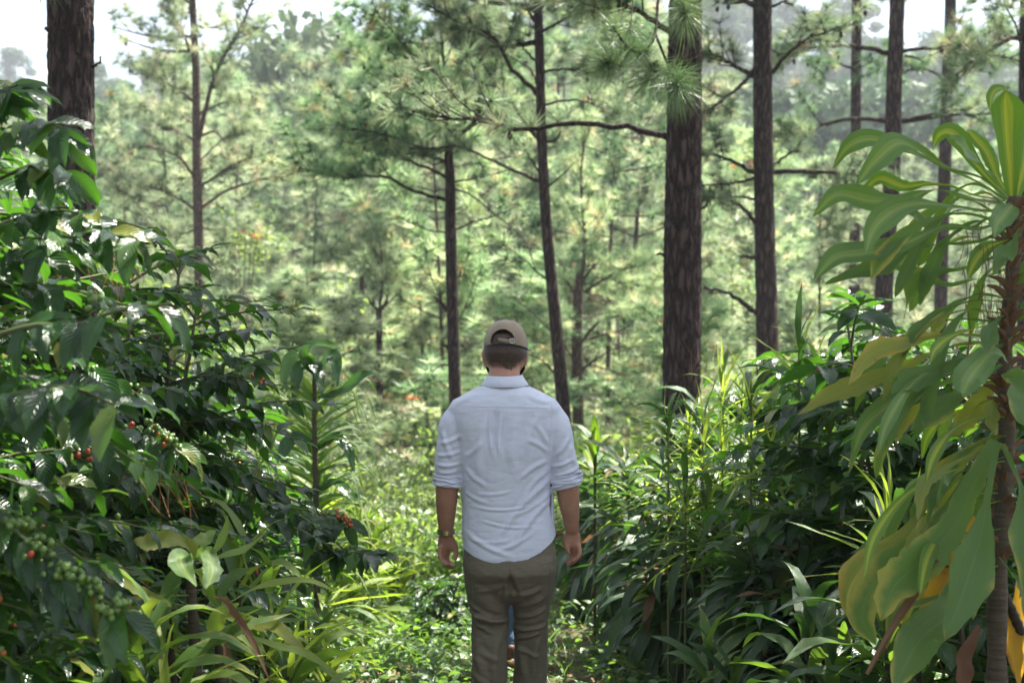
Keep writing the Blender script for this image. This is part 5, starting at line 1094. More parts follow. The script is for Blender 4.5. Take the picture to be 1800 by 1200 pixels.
# ------------------------------------------------------------------ the people
from mathutils.bvhtree import BVHTree
def remesh_mesh(name, acc, voxel, smooth=6, fac=.5):
    me = acc.mesh(name, []); o = bpy.data.objects.new('tmp', me); COL.objects.link(o)
    m = o.modifiers.new('r', 'REMESH'); m.mode = 'VOXEL'; m.voxel_size = voxel; m.adaptivity = 0
    s = o.modifiers.new('s', 'SMOOTH'); s.iterations = smooth; s.factor = fac
    dg = bpy.context.evaluated_depsgraph_get(); e = o.evaluated_get(dg); em = e.to_mesh()
    V = np.empty(len(em.vertices) * 3); em.vertices.foreach_get('co', V); V = V.reshape(-1, 3)
    N = np.empty(len(em.vertices) * 3); em.vertex_normals.foreach_get('vector', N); N = N.reshape(-1, 3)
    L = np.empty(len(em.loops), int); em.loops.foreach_get('vertex_index', L); T = np.empty(len(em.polygons), int); em.polygons.foreach_get('loop_total', T)
    F = L.reshape(-1, 4) if (T == 4).all() else None
    e.to_mesh_clear(); bpy.data.objects.remove(o); bpy.data.meshes.remove(me)
    assert F is not None
    return V.copy(), F.copy(), N.copy()

def loft(acc, rings, n=28, ex=2.0, caps=True):
    """rings: (centre, half axis a, half axis b) as 3-vectors; closed with rounded ends"""
    rg_ = [(A_(c, float), A_(a, float), A_(b, float)) for c, a, b in rings]
    if caps:
        c0, a0, b0 = rg_[0]; d = nrm(c0 - rg_[1][0]); h = min(np.linalg.norm(a0), np.linalg.norm(b0))
        pre = [(c0 + d * h * s * .8, a0 * k, b0 * k) for s, k in ((1.0, .05), (.8, .6), (.45, .88))]
        c1, a1, b1 = rg_[-1]; d1 = nrm(c1 - rg_[-2][0]); h1 = min(np.linalg.norm(a1), np.linalg.norm(b1))
        post = [(c1 + d1 * h1 * s * .8, a1 * k, b1 * k) for s, k in ((.45, .88), (.8, .6), (1.0, .05))]
        rg_ = pre + rg_ + post
    t = np.linspace(0, 2 * np.pi, n, endpoint=False); ct = np.sign(np.cos(t)) * np.abs(np.cos(t)) ** (2 / ex); st_ = np.sign(np.sin(t)) * np.abs(np.sin(t)) ** (2 / ex)
    V = A_([c + ct[:, None] * a + st_[:, None] * b for c, a, b in rg_]).reshape(-1, 3); m = len(rg_)
    i = np.arange(m - 1)[:, None] * n; j = np.arange(n)[None]
    F = np.stack([i + j, i + (j + 1) % n, i + n + (j + 1) % n, i + n + j], -1).reshape(-1, 4); acc.add(V, F)
    cp = A_([[0, k, k + 1, k + 1] for k in range(1, n - 1)])
    acc.add(V[:n], A_([[0, (k + 1), k] for k in range(1, n - 1)])); acc.add(V[-n:], A_([[0, k, k + 1] for k in range(1, n - 1)]))

def limb(acc, pts, radii, n=16, sub=8):
    """round limb through pts with radii (scalars or (rx, ry))"""
    p = smooth_poly(pts, sub * (len(pts) - 1) + 1) if len(pts) > 2 else smooth_poly(pts, 6)
    R = A_([(r, r) if np.isscalar(r) else r for r in radii], float); t = np.linspace(0, 1, len(p)); tk = np.linspace(0, 1, len(R))
    T, X, Y = frames_along(p, (0, 1, 0.001)); loft(acc, [(p[i], X[i] * np.interp(t[i], tk, R[:, 0]), Y[i] * np.interp(t[i], tk, R[:, 1])) for i in range(len(p))], n)

SC = FPX / 5.7
def mw(px, py, dy=0.0): return A_([(px - 900) / SC, 5.7 + dy, EYE - (py - 562) / SC])
def hr(pyl):   # horizontal rings: (py, cx px, half width px, half depth m, centre depth)
    return [(mw(cx, py, cy), A_([hw / SC, 0, 0]), A_([0, hd, 0])) for py, cx, hw, hd, cy in pyl]

M_SKIN = None
m_, n_ = new_mat('skin'); b_ = NB(n_); nz = b_.noise(18, 5, .6, b_.objco()); nf = b_.noise(220, 3, .6, b_.objco())
c_ = b_.ramp(nz, [(.3, (.36, .17, .115)), (.6, (.44, .235, .16)), (.8, (.50, .29, .21))])
b_.out(b_.principled(c_, .5, .35, b_.bump(nf, .25, .002), Subsurface_Weight=.12, Subsurface_Scale=.02)); m_.node_tree.nodes; M_SKIN = m_
for q in n_.nodes:
    if q.type == 'BSDF_PRINCIPLED': q.inputs['Subsurface Radius'].default_value = (1, .35, .2)
def cloth(name, c0, c1, weave=900, wr=.35, rough=.85, stripe=None, wrk=(7, 7, 26), wd=.012, sheen=.3):
    m, n = new_mat(name); b = NB(n); co = b.objco()
    w1 = b.noise(1.0, 6, .55, b.objco(wrk), .6); fine = b.noise(1.0, 3, .6, b.objco((weave, weave, weave * .25))); big = b.noise(6, 3, .5, co)
    ridge = b.math('SUBTRACT', 1.0, b.math('ABSOLUTE', b.math('MULTIPLY', b.math('SUBTRACT', w1, .5), 4.0)), clamp=True)
    h = b.math('ADD', b.math('MULTIPLY', ridge, wr), b.math('MULTIPLY', fine, .05))
    f = b.math('ADD', b.math('MULTIPLY', fine, .6), b.math('MULTIPLY', big, .4)); col = b.ramp(f, [(.3, c0), (.7, c1)])
    b.out(b.principled(col, rough, .2, b.bump(h, .55, wd), Sheen_Weight=sheen)); return m
M_SHIRT = cloth('pale_blue_shirt_cloth', (.56, .575, .68), (.66, .675, .77), wrk=(6, 7, 16), wr=.25, sheen=.1)
M_PANTS = cloth('taupe_trouser_cloth', (.125, .106, .074), (.180, .152, .110), wrk=(9, 9, 18), wr=.4, sheen=.05)
M_CAP = cloth('khaki_cap_cloth', (.22, .165, .11), (.30, .23, .16), wr=.1)
M_HAIR = simple_mat('brown_hair', [(.2, (.045, .027, .020)), (.6, (.10, .062, .046)), (.9, (.18, .12, .09))], .45, spec=.4, nscale=300, nbump=.5, ndist=.001, stretch=(1, 1, .08))
M_DARK = simple_mat('dark_trim', [(0, (.01, .01, .012)), (1, (.03, .03, .03))], .6)
M_METAL = simple_mat('watch_metal', [(0, (.30, .24, .12)), (1, (.55, .48, .30))], .3, metallic=.9)
M_STEEL = simple_mat('buckle_steel', [(0, (.5, .5, .5)), (1, (.7, .7, .7))], .25, metallic=1.0)
M_JEAN = cloth('pale_blue_denim', (.06, .095, .16), (.11, .16, .25), sheen=0)
M_SHOE = simple_mat('brown_leather', [(0, (.07, .026, .014)), (1, (.12, .045, .024))], .5)
M_SOLE = simple_mat('worn_sole', [(0, (.05, .032, .02)), (1, (.08, .05, .035))], .8)
M_EYE = simple_mat('eye_white', [(0, (.7, .7, .7)), (1, (.8, .8, .8))], .2)
M_TEE = cloth('dark_green_cloth', (.03, .05, .035), (.05, .08, .05))

man = thing('person', 'man in pale blue rolled sleeve shirt, khaki cap and taupe trousers walking away', 'person', (0, 5.7, float(gz(0, 5.7))))
OFF = A_(man.location)
# body: one continuous surface
a = Acc()
loft(a, hr([(575, 889, 12, .04, .03), (580, 889, 24, .066, .03), (590, 889, 33, .088, .03), (604, 889, 36, .097, .03), (620, 888.5, 36.5, .096, .03), (634, 888, 34.5, .088, .035), (646, 888, 31, .078, .05), (656, 888, 25, .06, .07)]), 32)
limb(a, [mw(888, 622, .02), mw(887, 650, .01), mw(886, 672, -.005), mw(886, 700, -.01)], [.060, .0565, .060, .075], 24)
for pp, rr in (([mw(888, 616, .125), mw(888, 628, .155)], [.012, .016]), ([mw(888, 640, .12), mw(888, 644, .128)], [.02, .018]), ([mw(872, 607, .112), mw(904, 607, .112)], [.014, .014])): limb(a, pp, rr, 12)
for s in (-1, 1):   # ears
    cx = 888 + s * 36.5; loft(a, [(mw(cx, 613, .045), A_([.006, -.004 * s, 0]) * 1.0, A_([0, .012, 0])), (mw(cx + 2.5 * s, 620, .038), A_([.006, 0, 0]), A_([s * .004, .017, 0])), (mw(cx + 1.5 * s, 632, .04), A_([.0055, 0, 0]), A_([s * .004, .014, 0])), (mw(cx - 1.5 * s, 643, .05), A_([.005, 0, 0]), A_([0, .008, 0]))], 14)
loft(a, hr([(700, 888, 60, .065, .0), (730, 889, 76, .085, .0), (790, 890, 76, .10, .0), (860, 890, 66, .09, .0), (930, 893, 68, .095, 0), (985, 896, 74, .105, -.005), (1010, 896, 70, .09, -.01)]), 28, 2.4)
arm = {-1: ([mw(805, 722, 0), mw(790, 790, -.012), mw(786, 850, -.005), mw(784.5, 882, .012), mw(783.5, 910, .035), mw(783, 938, .055)], [.050, .044, .042, .0405, .0345, .0265]),
       1: ([mw(975, 722, 0), mw(990, 790, -.012), mw(996.5, 850, -.005), mw(1000, 880, .012), mw(1003.5, 905, .03), mw(1006, 932, .05)], [.050, .044, .0425, .0405, .0335, .0265])}
for s in (-1, 1): limb(a, [mw(889 + s * 66, 738, 0)] + arm[s][0][1:], [.040, .040] + arm[s][1][2:], 18)
def hand(s, w, k, th, tips):
    """palm from wrist w to knuckle row k, thumb path, finger paths"""
    w, k = A_(w), A_(k); m = (w + k) / 2
    loft(a, [(w, A_([.022, 0, 0]), A_([0, .017, 0])), (m * .6 + w * .4, A_([.029, .006 * s, 0]), A_([0, .017, 0])), (m * .4 + k * .6, A_([.034, .010 * s, 0]), A_([0, .0155, 0])), (k, A_([.032, .012 * s, 0]), A_([0, .012, 0]))], 18, 2.4)
    limb(a, th, [.0145, .0125, .0105, .0088], 12)
    for f in tips: limb(a, f, [.0100, .0096, .0088, .0074], 12)
hand(-1, mw(783, 940, .056), mw(783, 968, .066), [mw(791, 950, .06), mw(798.5, 962, .058), mw(800.5, 974, .056), mw(799, 986, .054)],
     [[mw(772.5, 966, .050), mw(773, 982, .046), mw(779, 992, .042), mw(787, 994, .040)], [mw(777, 968, .060), mw(776, 987, .058), mw(784, 997, .054), mw(793, 998, .052)],
      [mw(783, 969, .070), mw(780, 988, .072), mw(786, 1000, .070), mw(795, 1002, .068)], [mw(788, 968, .080), mw(784, 985, .086), mw(789, 996, .086), mw(796, 1000, .084)]])
hand(1, mw(1006, 934, .052), mw(1009, 962, .062), [mw(999, 944, .056), mw(995, 955, .052), mw(997.5, 966, .050), mw(1001, 975, .050)],
     [[mw(1018, 961, .048), mw(1020, 975, .042), mw(1014, 984, .038), mw(1007, 988, .036)], [mw(1014, 963, .056), mw(1018, 980, .052), mw(1011, 989, .048), mw(1003, 994, .046)],
      [mw(1009, 964, .066), mw(1013, 982, .066), mw(1007, 992, .064), mw(1000, 998, .062)], [mw(1003, 963, .074), mw(1007, 979, .078), mw(1003, 989, .078), mw(998, 996, .076)]])
LEG = {-1: ([mw(860, 1005, -.01), mw(860, 1070, .0), mw(864, 1165, .0), mw(866, 1260, -.06), mw(866, 1362, -.14)], [.075, .068, .050, .046, .036]),
       1: ([mw(933, 1005, -.01), mw(934, 1070, .02), mw(934, 1165, .06), mw(933, 1260, .07), mw(932, 1375, .08)], [.075, .068, .050, .046, .036])}
for s in (-1, 1): limb(a, LEG[s][0], LEG[s][1], 18)
for s, x_, y_, z_ in ((-1, 866, -.14, 1372), (1, 932, .08, 1388)): loft(a, [(mw(x_, z_, y_ - .05), A_([.03, 0, 0]), A_([0, 0, .03])), (mw(x_, z_ + 5, y_ + .05), A_([.038, 0, 0]), A_([0, 0, .03])), (mw(x_, z_ + 12, y_ + .15), A_([.04, 0, 0]), A_([0, 0, .015]))], 14)
V, F, N = remesh_mesh('body', a, .0042, 4); ac = Acc(); ac.add(V - OFF, F); obj('body', ac.mesh('body', M_SKIN), man)
for s in (-1, 1):
    e_ = Acc(); v_, f_, u_ = CHT; e_.add(v_ * .012 + mw(888 + s * 15, 611, .118) - OFF, f_, u_); obj('eye', e_.mesh('eye', M_EYE), man)
# hair: dark shell under the cap plus short strands down to the nape
hs = Acc(); R_ = np.random.default_rng(5)
def head_pt(az, py, off=0.0):
    pys = A_([567, 573, 588, 604, 620, 634, 646, 656]); rx = np.interp(py, pys, [5, 12, 32, 36, 36.5, 34.5, 31, 29]) / SC; ry = np.interp(py, pys, [.02, .04, .086, .097, .096, .088, .074, .06])
    cy = np.interp(py, pys, [.03, .03, .03, .03, .03, .035, .03, .02])
    return np.stack([(888.5 - 900) / SC + (rx + off) * np.sin(az), 5.7 + cy - (ry + off) * np.cos(az), EYE - (py - 562) / SC], -1)
AZ, PY = np.meshgrid(np.linspace(-1.55, 1.55, 40), np.linspace(578, 636, 24), indexing='ij')
lim = 636 - 10 * np.clip(np.abs(AZ) - .7, 0, 1) ** 1.0 * 1.3; PYs = 578 + (PY - 578) * (lim - 578) / 58
hs.add(head_pt(AZ.ravel(), PYs.ravel(), .004 - .003 * np.clip((PYs.ravel() - 622) / 14, 0, 1)) - OFF, grid_faces(40, 24)); 
N_ = 9000; az = R_.uniform(-1.5, 1.5, N_); py = 581 + 69 * R_.random(N_) ** .9; keep = R_.random(N_) < np.clip((648 + 3 * np.sin(az * 5) - 9 * np.abs(az) - py) / 16, 0, 1); az, py = az[keep], py[keep]
p0 = head_pt(az, py, .003); p1 = head_pt(az + R_.normal(size=len(az)) * .05, py + R_.uniform(4, 8, len(az)), .0055 + R_.random(len(az)) * .002)
sd = np.stack([np.cos(az), np.sin(az), np.zeros_like(az)], -1) * .0007; st3 = np.stack([p0 - sd, p0 + sd, p1], 1).reshape(-1, 3); hs.add(st3 - OFF, np.arange(len(st3)).reshape(-1, 3), None, 0, np.repeat(R_.random(len(az)), 3))
obj('hair', hs.mesh('hair', M_HAIR), man)
bd = Acc(); AZ, PY = np.meshgrid(np.linspace(1.75, 4.53, 30), np.linspace(626, 668, 12), indexing='ij')
def jaw(az, py, off): return np.stack([(888.5 - 900) / SC + (np.interp(py, [626, 650, 668], [.0795, .074, .05]) + off) * np.sin(az), 5.7 + .055 - np.interp(py, [626, 650, 668], [.088, .095, .08]) * np.cos(az), EYE - (py - 562) / SC], -1)
bd.add(jaw(AZ.ravel(), PY.ravel(), 0) - OFF, grid_faces(30, 12)); n_h = 2500; az = R_.uniform(1.7, 4.58, n_h); py = R_.uniform(622, 666, n_h); p0 = jaw(az, py, -.001); p1 = jaw(az, py + 7, .004)
st3 = np.stack([p0 - [0, .0006, 0], p0 + [0, .0006, 0], p1], 1).reshape(-1, 3); bd.add(st3 - OFF, np.arange(len(st3)).reshape(-1, 3), None, 0, np.repeat(R_.random(n_h), 3)); obj('beard', bd.mesh('beard', M_HAIR), man)
# cap
cap = Acc(); nA, nP = 160, 60; AZ, PH = np.meshgrid(np.linspace(-np.pi, np.pi, nA + 1), np.linspace(0, 1, nP + 1), indexing='ij')
def cap_pt(az, t, off=0.0):   # t 0 at the rim, 1 at the top
    low = 608 - 4.5 * np.cos(az) + 3.0 * np.sin(az) ** 2 * 1.2 + 1.5 * np.sin(az); pyv = low + (562.3 - low) * np.sin(t * np.pi / 2) ** .96
    k = np.cos(t * np.pi / 2) ** .78; k = np.maximum(k, .001)
    return np.stack([(889.3 - 900) / SC + (.0815 + off) * k * np.sin(az), 5.7 + .03 - (.106 + off) * k * np.cos(az), EYE - (pyv - 562) / SC + off * .3], -1)
Vc = cap_pt(AZ.ravel(), PH.ravel()); seam_ = np.abs(np.sin(AZ.ravel() * 3 + .0)) ; Vc += 0
Fc = grid_faces(nA + 1, nP + 1); cc = Vc[Fc].mean(1); pxv = (cc[:, 0]) * SC + 900; pyv = 562 + (EYE - cc[:, 2]) * SC; hole = (((pxv - 884) / 20.5) ** 2 + ((pyv - 600) / 21.5) ** 2 < 1) & (cc[:, 1] < 5.70) & (pyv < 609)
cap.add(Vc - OFF, Fc[~hole]); co = obj('cap', cap.mesh('cap', M_CAP), man)
so_ = co.modifiers.new('thick', 'SOLIDIFY'); so_.thickness = .002; so_.offset = 1
def cap_strip(name, fn, az0, az1, n, mat, r=.0016, close=False, flat=None):
    ac = Acc(); azs = np.linspace(az0, az1, n); pts = A_([fn(q) for q in azs]); acc_tube(ac, pts - OFF, r, 6); return obj(name, ac.mesh(name, mat), co)
# strap, buckle, dark edge of the opening and of the sweatband, panel seams, button
sp = Acc(); azs = np.linspace(-.34, .42, 26); py0 = np.interp(azs, [-.34, .42], [593, 598]); 
top = A_([cap_pt(A_([q]), A_([0.]), .0022)[0] for q in azs]); up_ = top.copy(); up_[:, 2] = EYE - (py0 - 562) / SC; dn_ = up_.copy(); dn_[:, 2] -= 7.0 / SC
thk = nrm(up_ - A_([(889.3 - 900) / SC, 5.73, 0]) * A_([1, 1, 0]) - A_([0, 0, 1]) * up_[:, 2:3]) * .0016
VV = np.concatenate([up_, dn_, dn_ - thk, up_ - thk]) - OFF; m = len(azs); FF = []
for k in range(4):
    b0_, b1_ = k * m, ((k + 1) % 4) * m; FF += [[b0_ + i, b0_ + i + 1, b1_ + i + 1, b1_ + i] for i in range(m - 1)]
sp.add(VV, A_(FF)); obj('strap', sp.mesh('strap', M_CAP), co)
cb = Acc(); c_ = cap_pt(A_([.27]), A_([0.]), .006)[0]; c_[2] = EYE - (598.5 - 562) / SC
for dx0, dx1, dz0, dz1 in ((-.009, -.0065, -.009, .009), (.0065, .009, -.009, .009), (-.009, .009, .0065, .009), (-.009, .009, -.009, -.0065), (-.001, .001, -.008, .008)):
    q = A_([[x, y, z] for x in (dx0, dx1) for y in (-.001, .0015) for z in (dz0, dz1)]) + c_ - OFF; q[:, 1] += (q[:, 0] - (c_ - OFF)[0]) * .30
    cb.add(q, A_([[0, 1, 3, 2], [4, 6, 7, 5], [0, 4, 5, 1], [2, 3, 7, 6], [0, 2, 6, 4], [1, 5, 7, 3]]))
obj('buckle', cb.mesh('buckle', M_STEEL, False), co)
eg = Acc(); tt = np.linspace(-.1, np.pi + .1, 40); pe = []
for q in tt:
    x_ = 884 + 20.5 * math.cos(q); y_ = 600 - 21.5 * math.sin(q); X_ = (x_ - 889.3) / SC; best = None
    for tq in np.linspace(0, .95, 60):
        azq = math.asin(max(-1, min(1, X_ / (.0815 * max(.05, math.cos(tq * np.pi / 2) ** .78))))); c3 = cap_pt(A_([azq]), A_([tq]), .0012)[0]; e3 = abs(EYE - (y_ - 562) / SC - c3[2])
        if best is None or e3 < best[0]: best = (e3, c3)
    pe.append(best[1])
acc_tube(eg, smooth_poly(A_(pe), 60) - OFF, .0015, 5); obj('opening_edge', eg.mesh('opening_edge', M_DARK), co)
cap_strip('sweatband_edge', lambda q: cap_pt(A_([q]), A_([0.]), -.001)[0] - A_([0, 0, .002]), -np.pi, np.pi, 80, M_DARK, .0028)
for az_ in (-1.35, 1.35, -.62, .62, 2.3, -2.3):
    ac = Acc(); pts = A_([cap_pt(A_([az_]), A_([t]), .0004)[0] for t in np.linspace(.02 if abs(az_) > .7 else .52, .98, 24)]); acc_tube(ac, pts - OFF, .0011, 5); obj('panel_seam', ac.mesh('panel_seam', M_CAP), co)
ac = Acc(); v_, f_, u_ = CHT; ac.add(v_ * A_([.006, .006, .003]) + cap_pt(A_([0.]), A_([1.]))[0] + A_([0, 0, .001]) - OFF, f_, u_); obj('top_button', ac.mesh('top_button', M_CAP), co)
br = Acc(); U_, W2 = np.meshgrid(np.linspace(-1, 1, 20), np.linspace(0, 1, 8), indexing='ij'); rim = cap_pt(np.pi + U_.ravel() * 1.0, np.zeros(U_.size)); rim[:, 1] += W2.ravel() * .068 * np.cos(U_.ravel() * 1.35); rim[:, 2] -= W2.ravel() * .02 + .012 * U_.ravel() ** 2
br.add(rim - OFF, grid_faces(20, 8)); bo = obj('brim', br.mesh('brim', M_CAP), co); q = bo.modifiers.new('t', 'SOLIDIFY'); q.thickness = .004

def seg_folds(V, N, folds, back=True):
    px = V[:, 0] * SC + 900; py = 562 + (EYE - V[:, 2]) * SC; d = np.zeros(len(V)); side = (N[:, 1] < .3)
    for (x0, y0, x1, y1, wd, am) in folds:
        dx, dy = x1 - x0, y1 - y0; L2 = dx * dx + dy * dy; t = np.clip(((px - x0) * dx + (py - y0) * dy) / L2, 0, 1)
        bow = 0.06 * math.sqrt(L2) * np.sin(np.pi * t); nx, ny = -dy / math.sqrt(L2), dx / math.sqrt(L2)
        dist = np.hypot(px - x0 - t * dx - nx * bow, py - y0 - t * dy - ny * bow); e = np.clip(np.minimum(t, 1 - t) * 5, 0.15, 1)
        d += am * e * (np.exp(-(dist / wd) ** 2) - .45 * np.exp(-((dist - 1.7 * wd) / wd) ** 2)) * side
    return d
def fbm(V, sc, seed=0.0):
    return A_([mnoise.fractal(Vector((v[0] * sc[0] + seed, v[1] * sc[1], v[2] * sc[2])), 1.0, 2.0, 4) for v in V])

# shirt
a = Acc()
loft(a, hr([(676, 886, 40, .070, -.002), (684, 886, 56, .082, -.004), (692, 886.5, 72, .092, -.004), (702, 887, 90, .100, -.004), (716, 888, 99, .108, -.004), (740, 889, 98, .116, 0), (780, 890, 87, .122, 0), (820, 890, 79.5, .122, .002), (850, 890, 78, .120, .004),
            (890, 892, 79.5, .122, .004), (930, 894.5, 82, .130, 0), (970, 896, 83, .137, -.006), (1000, 896, 84, .14, -.008)]), 40, 2.35, caps=False)
SL = {-1: ([mw(815, 727, 0), mw(797, 748, -.004), mw(791, 790, -.012), mw(788, 822, -.01), mw(788, 868, .0)], [(.052, .060), (.053, .062), (.050, .056), (.051, .056), (.0525, .057)]),
      1: ([mw(963, 727, 0), mw(978, 748, -.004), mw(987, 790, -.012), mw(992, 822, -.01), mw(994.5, 868, .0)], [(.052, .060), (.053, .062), (.051, .056), (.054, .057), (.058, .060)])}
for s in (-1, 1): limb(a, SL[s][0], SL[s][1], 24)
V, F, N = remesh_mesh('shirt', a, .0048, 10)
px = V[:, 0] * SC + 900; py = 562 + (EYE - V[:, 2]) * SC
FOLD = [(968, 838, 878, 938, 5, .0045), (972, 868, 902, 956, 5, .004), (962, 822, 915, 880, 4, .003), (828, 884, 935, 882, 2.2, .003), (842, 906, 938, 918, 2.2, .0025), (816, 926, 902, 968, 4, .003), (856, 728, 842, 836, 7, .003), (884, 718, 880, 800, 3.5, .003), (866, 716, 868, 800, 3.5, .003),
        (908, 728, 900, 820, 7, .003), (948, 720, 925, 800, 5, .003), (964, 792, 925, 768, 4, .003), (965, 804, 912, 838, 4, .003), (964, 786, 940, 742, 4, .003), (818, 800, 850, 770, 4, .003), (815, 815, 858, 850, 4, .0025), (816, 860, 860, 878, 3, .002), (840, 862, 900, 856, 2.5, .002),
        (772, 778, 812, 762, 3.5, .004), (768, 798, 812, 790, 3, .004), (768, 814, 812, 812, 3, .0045), (770, 828, 808, 824, 2.6, .004), (778, 750, 802, 812, 4, .003), (968, 818, 1010, 802, 3, .004), (970, 834, 1018, 818, 3, .005), (974, 800, 1000, 764, 4, .004), (1002, 780, 1010, 816, 4, .003), (972, 846, 1014, 840, 2.6, .003),
        (820, 940, 900, 940, 3, .0015), (900, 900, 970, 860, 3.5, .003), (870, 960, 940, 925, 3.5, .0025), (845, 690, 800, 712, 4, .002), (925, 690, 965, 706, 4, .002)]
lim_l = (np.hypot(px - 788, 0) < 30) & (py > 700) & (px < 815); lim_r = (px > 963) & (py > 700)
D = 1.6 * seg_folds(V, N, FOLD) + .0036 * fbm(V, (7, 7, 11)) + .0004 * np.abs(fbm(V, (16, 16, 60), 5.0))
onarm = ((px < 813) | (px > 966)) & (py > 726); cuffm = np.exp(-((py - 846) / 9.0) ** 4) * onarm; D += .0035 * cuffm - .003 * np.exp(-((py - 832) / 3.0) ** 2) * onarm
V = V + N * D[:, None]
# open hem, cuffs and neck
px = V[:, 0] * SC + 900; py = 562 + (EYE - V[:, 2]) * SC
hem = np.interp(px, [810, 816, 832, 860, 886, 920, 950, 968, 982], [950, 960, 969, 978, 980, 976, 962, 948, 932]) + np.where(V[:, 1] > 5.74, -8, 0)
cuff = np.where(px < 860, 851 + (px - 764) * .10, 863 - (px - 965) * .26)
isarm = ((px < 814.5) & (py < 900)) | ((px > 962.5) & (py < 900) & (py > 740) & (np.abs(px - 992) < 32))
armz = (px < 811) | (px > 969)
lim = np.where(armz & (py < 915), cuff, hem); beyond = py - lim
def trim(V, F, beyond):
    keepF = (beyond[F] < 0).sum(1) >= 2; F = F[keepF]; used = np.unique(F); out = used[beyond[used] > 0]
    return F, out
F2, out_ = trim(V, F, beyond); V[out_, 2] = EYE - (lim[out_] - 562) / SC
nk = 562 + (EYE - V[:, 2]) * SC < 679; F2 = F2[~nk[F2].all(1)]
us_ = np.unique(F2); mp_ = -np.ones(len(V), int); mp_[us_] = np.arange(len(us_)); Vs, Fs = V[us_], mp_[F2]
ac = Acc(); ac.add(Vs - OFF, Fs); sh = obj('shirt', ac.mesh('shirt', M_SHIRT), man)
bv = BVHTree.FromPolygons(Vs.tolist(), Fs.tolist())
def on_back(px_, py_, off=.0006):
    o_ = A_([(px_ - 900) / SC, 4.9, EYE - (py_ - 562) / SC]); h = bv.ray_cast(Vector(o_), Vector((0, 1, 0)))
    return None if h[0] is None else A_(h[0]) + A_([0, -off, 0])
def seam(name, pp, r=.0009, n=40, mat=M_SHIRT, parent=None):
    pts = [on_back(*q) for q in smooth_poly(pp, n)]; pts = [q for q in pts if q is not None]
    if len(pts) > 3: s_ = Acc(); acc_tube(s_, A_(pts) - OFF, r, 5); return obj(name, s_.mesh(name, mat), parent or sh)
seam('yoke_seam', [(800, 711), (845, 711.5), (890, 712), (930, 713), (971, 715)]); seam('armhole_seam', [(801, 700), (797, 725), (803, 750), (810, 775)]); seam('armhole_seam', [(969, 704), (970, 725), (966, 760), (964, 785)])
seam('pleat_edge', [(866, 712), (867, 750), (869, 800)], .0012); seam('pleat_edge', [(886, 712), (884, 750), (881, 800)], .0012)
seam('locker_loop', [(871, 713), (871, 722), (874, 726), (877, 722), (877, 713)], .0014, 16)
seam('hem_stitch', [(820, 958), (834, 965), (860, 973.5), (886, 975.5), (918, 971), (946, 959), (966, 943)], .0007)
for s in (-1, 1):   # rolled cuffs
    c_, (ra, rb) = (mw(788, 848, -.004), (.0535, .058)) if s < 0 else (mw(993.3, 846, -.004), (.0585, .061)); tl = .10 if s < 0 else -.26
    for k, (dz, gr, r_) in enumerate(((.000, .0025, .0045), (.016, .003, .0042), (.031, .0015, .0036))):
        q = Acc(); t = np.linspace(0, 2 * np.pi, 49); pts = np.stack([c_[0] + (ra + gr) * np.cos(t), c_[1] + (rb + gr) * np.sin(t), c_[2] + dz - .005 - tl * (ra) * np.cos(t) + .0025 * np.sin(3 * t + k * 2) + .0015 * np.sin(7 * t + k)], -1)
        acc_tube(q, pts - OFF, r_ * (1 + .3 * np.sin(t * 5 + k * 2)), 8, close=False); obj('cuff_fold', q.mesh('cuff_fold', M_SHIRT), sh)
ac = Acc(); v_, f_, u_ = CHT; ac.add(v_ * A_([.004, .0035, .006]) + mw(968.5, 850, -.035) - OFF, f_, u_); obj('cuff_button', ac.mesh('cuff_button', M_DARK), sh)
# collar: folded band round the neck
cl = Acc(); t = np.linspace(-np.pi, np.pi, 73); rows = []
for (pyb, hx, hy, cy) in ((676, 29.5, .064, -.002), (668, 29.2, .063, -.002), (661.2, 29.6, .064, -.004), (659.6, 31, .067, -.005), (661.5, 32.4, .070, -.006), (669, 36.5, .077, -.006), (677.5, 42.5, .087, -.004), (678.8, 42.0, .086, -.003)):
    fr = np.clip(-np.cos(t), 0, 1); pyv = pyb + 16 * fr ** 1.5 + 1.0 * np.sin(t * 2 + .6) - 1.5 * np.sin(t); rows.append(np.stack([(886.5 - 900) / SC + hx / SC * np.sin(t), 5.7 + cy - hy * np.cos(t), EYE - (pyv - 562) / SC], -1))
Vv = A_(rows).reshape(-1, 3); cl.add(Vv - OFF, grid_faces(len(rows), 73)); obj('collar', cl.mesh('collar', M_SHIRT), sh)

# trousers
a = Acc(); loft(a, hr([(930, 893, 70, .11, 0), (955, 895, 79, .122, -.004), (980, 896.5, 82.5, .134, -.014), (1000, 897, 82, .138, -.022), (1015, 897, 79, .12, -.018)]), 36, 2.3)
TL = {-1: ([mw(857.5, 990, -.015), mw(856, 1020, -.012), mw(858.5, 1050, -.004), mw(861.5, 1078, .0), mw(861.5, 1110, -.012), mw(860.5, 1165, -.035), mw(862, 1260, -.06), mw(866, 1350, -.13)], [(.083, .108), (.083, .104), (.078, .094), (.0715, .088), (.0695, .088), (.0665, .084), (.066, .078), (.068, .072)]),
      1: ([mw(937, 990, -.015), mw(937, 1020, -.006), mw(935, 1050, .01), mw(934, 1078, .02), mw(933.5, 1110, .03), mw(933, 1165, .05), mw(932, 1260, .065), mw(932, 1365, .08)], [(.083, .108), (.082, .102), (.075, .092), (.068, .084), (.0645, .081), (.0645, .078), (.064, .072), (.064, .068)])}
for s in (-1, 1): limb(a, TL[s][0], TL[s][1], 26)
V, F, N = remesh_mesh('trousers', a, .0055, 8)
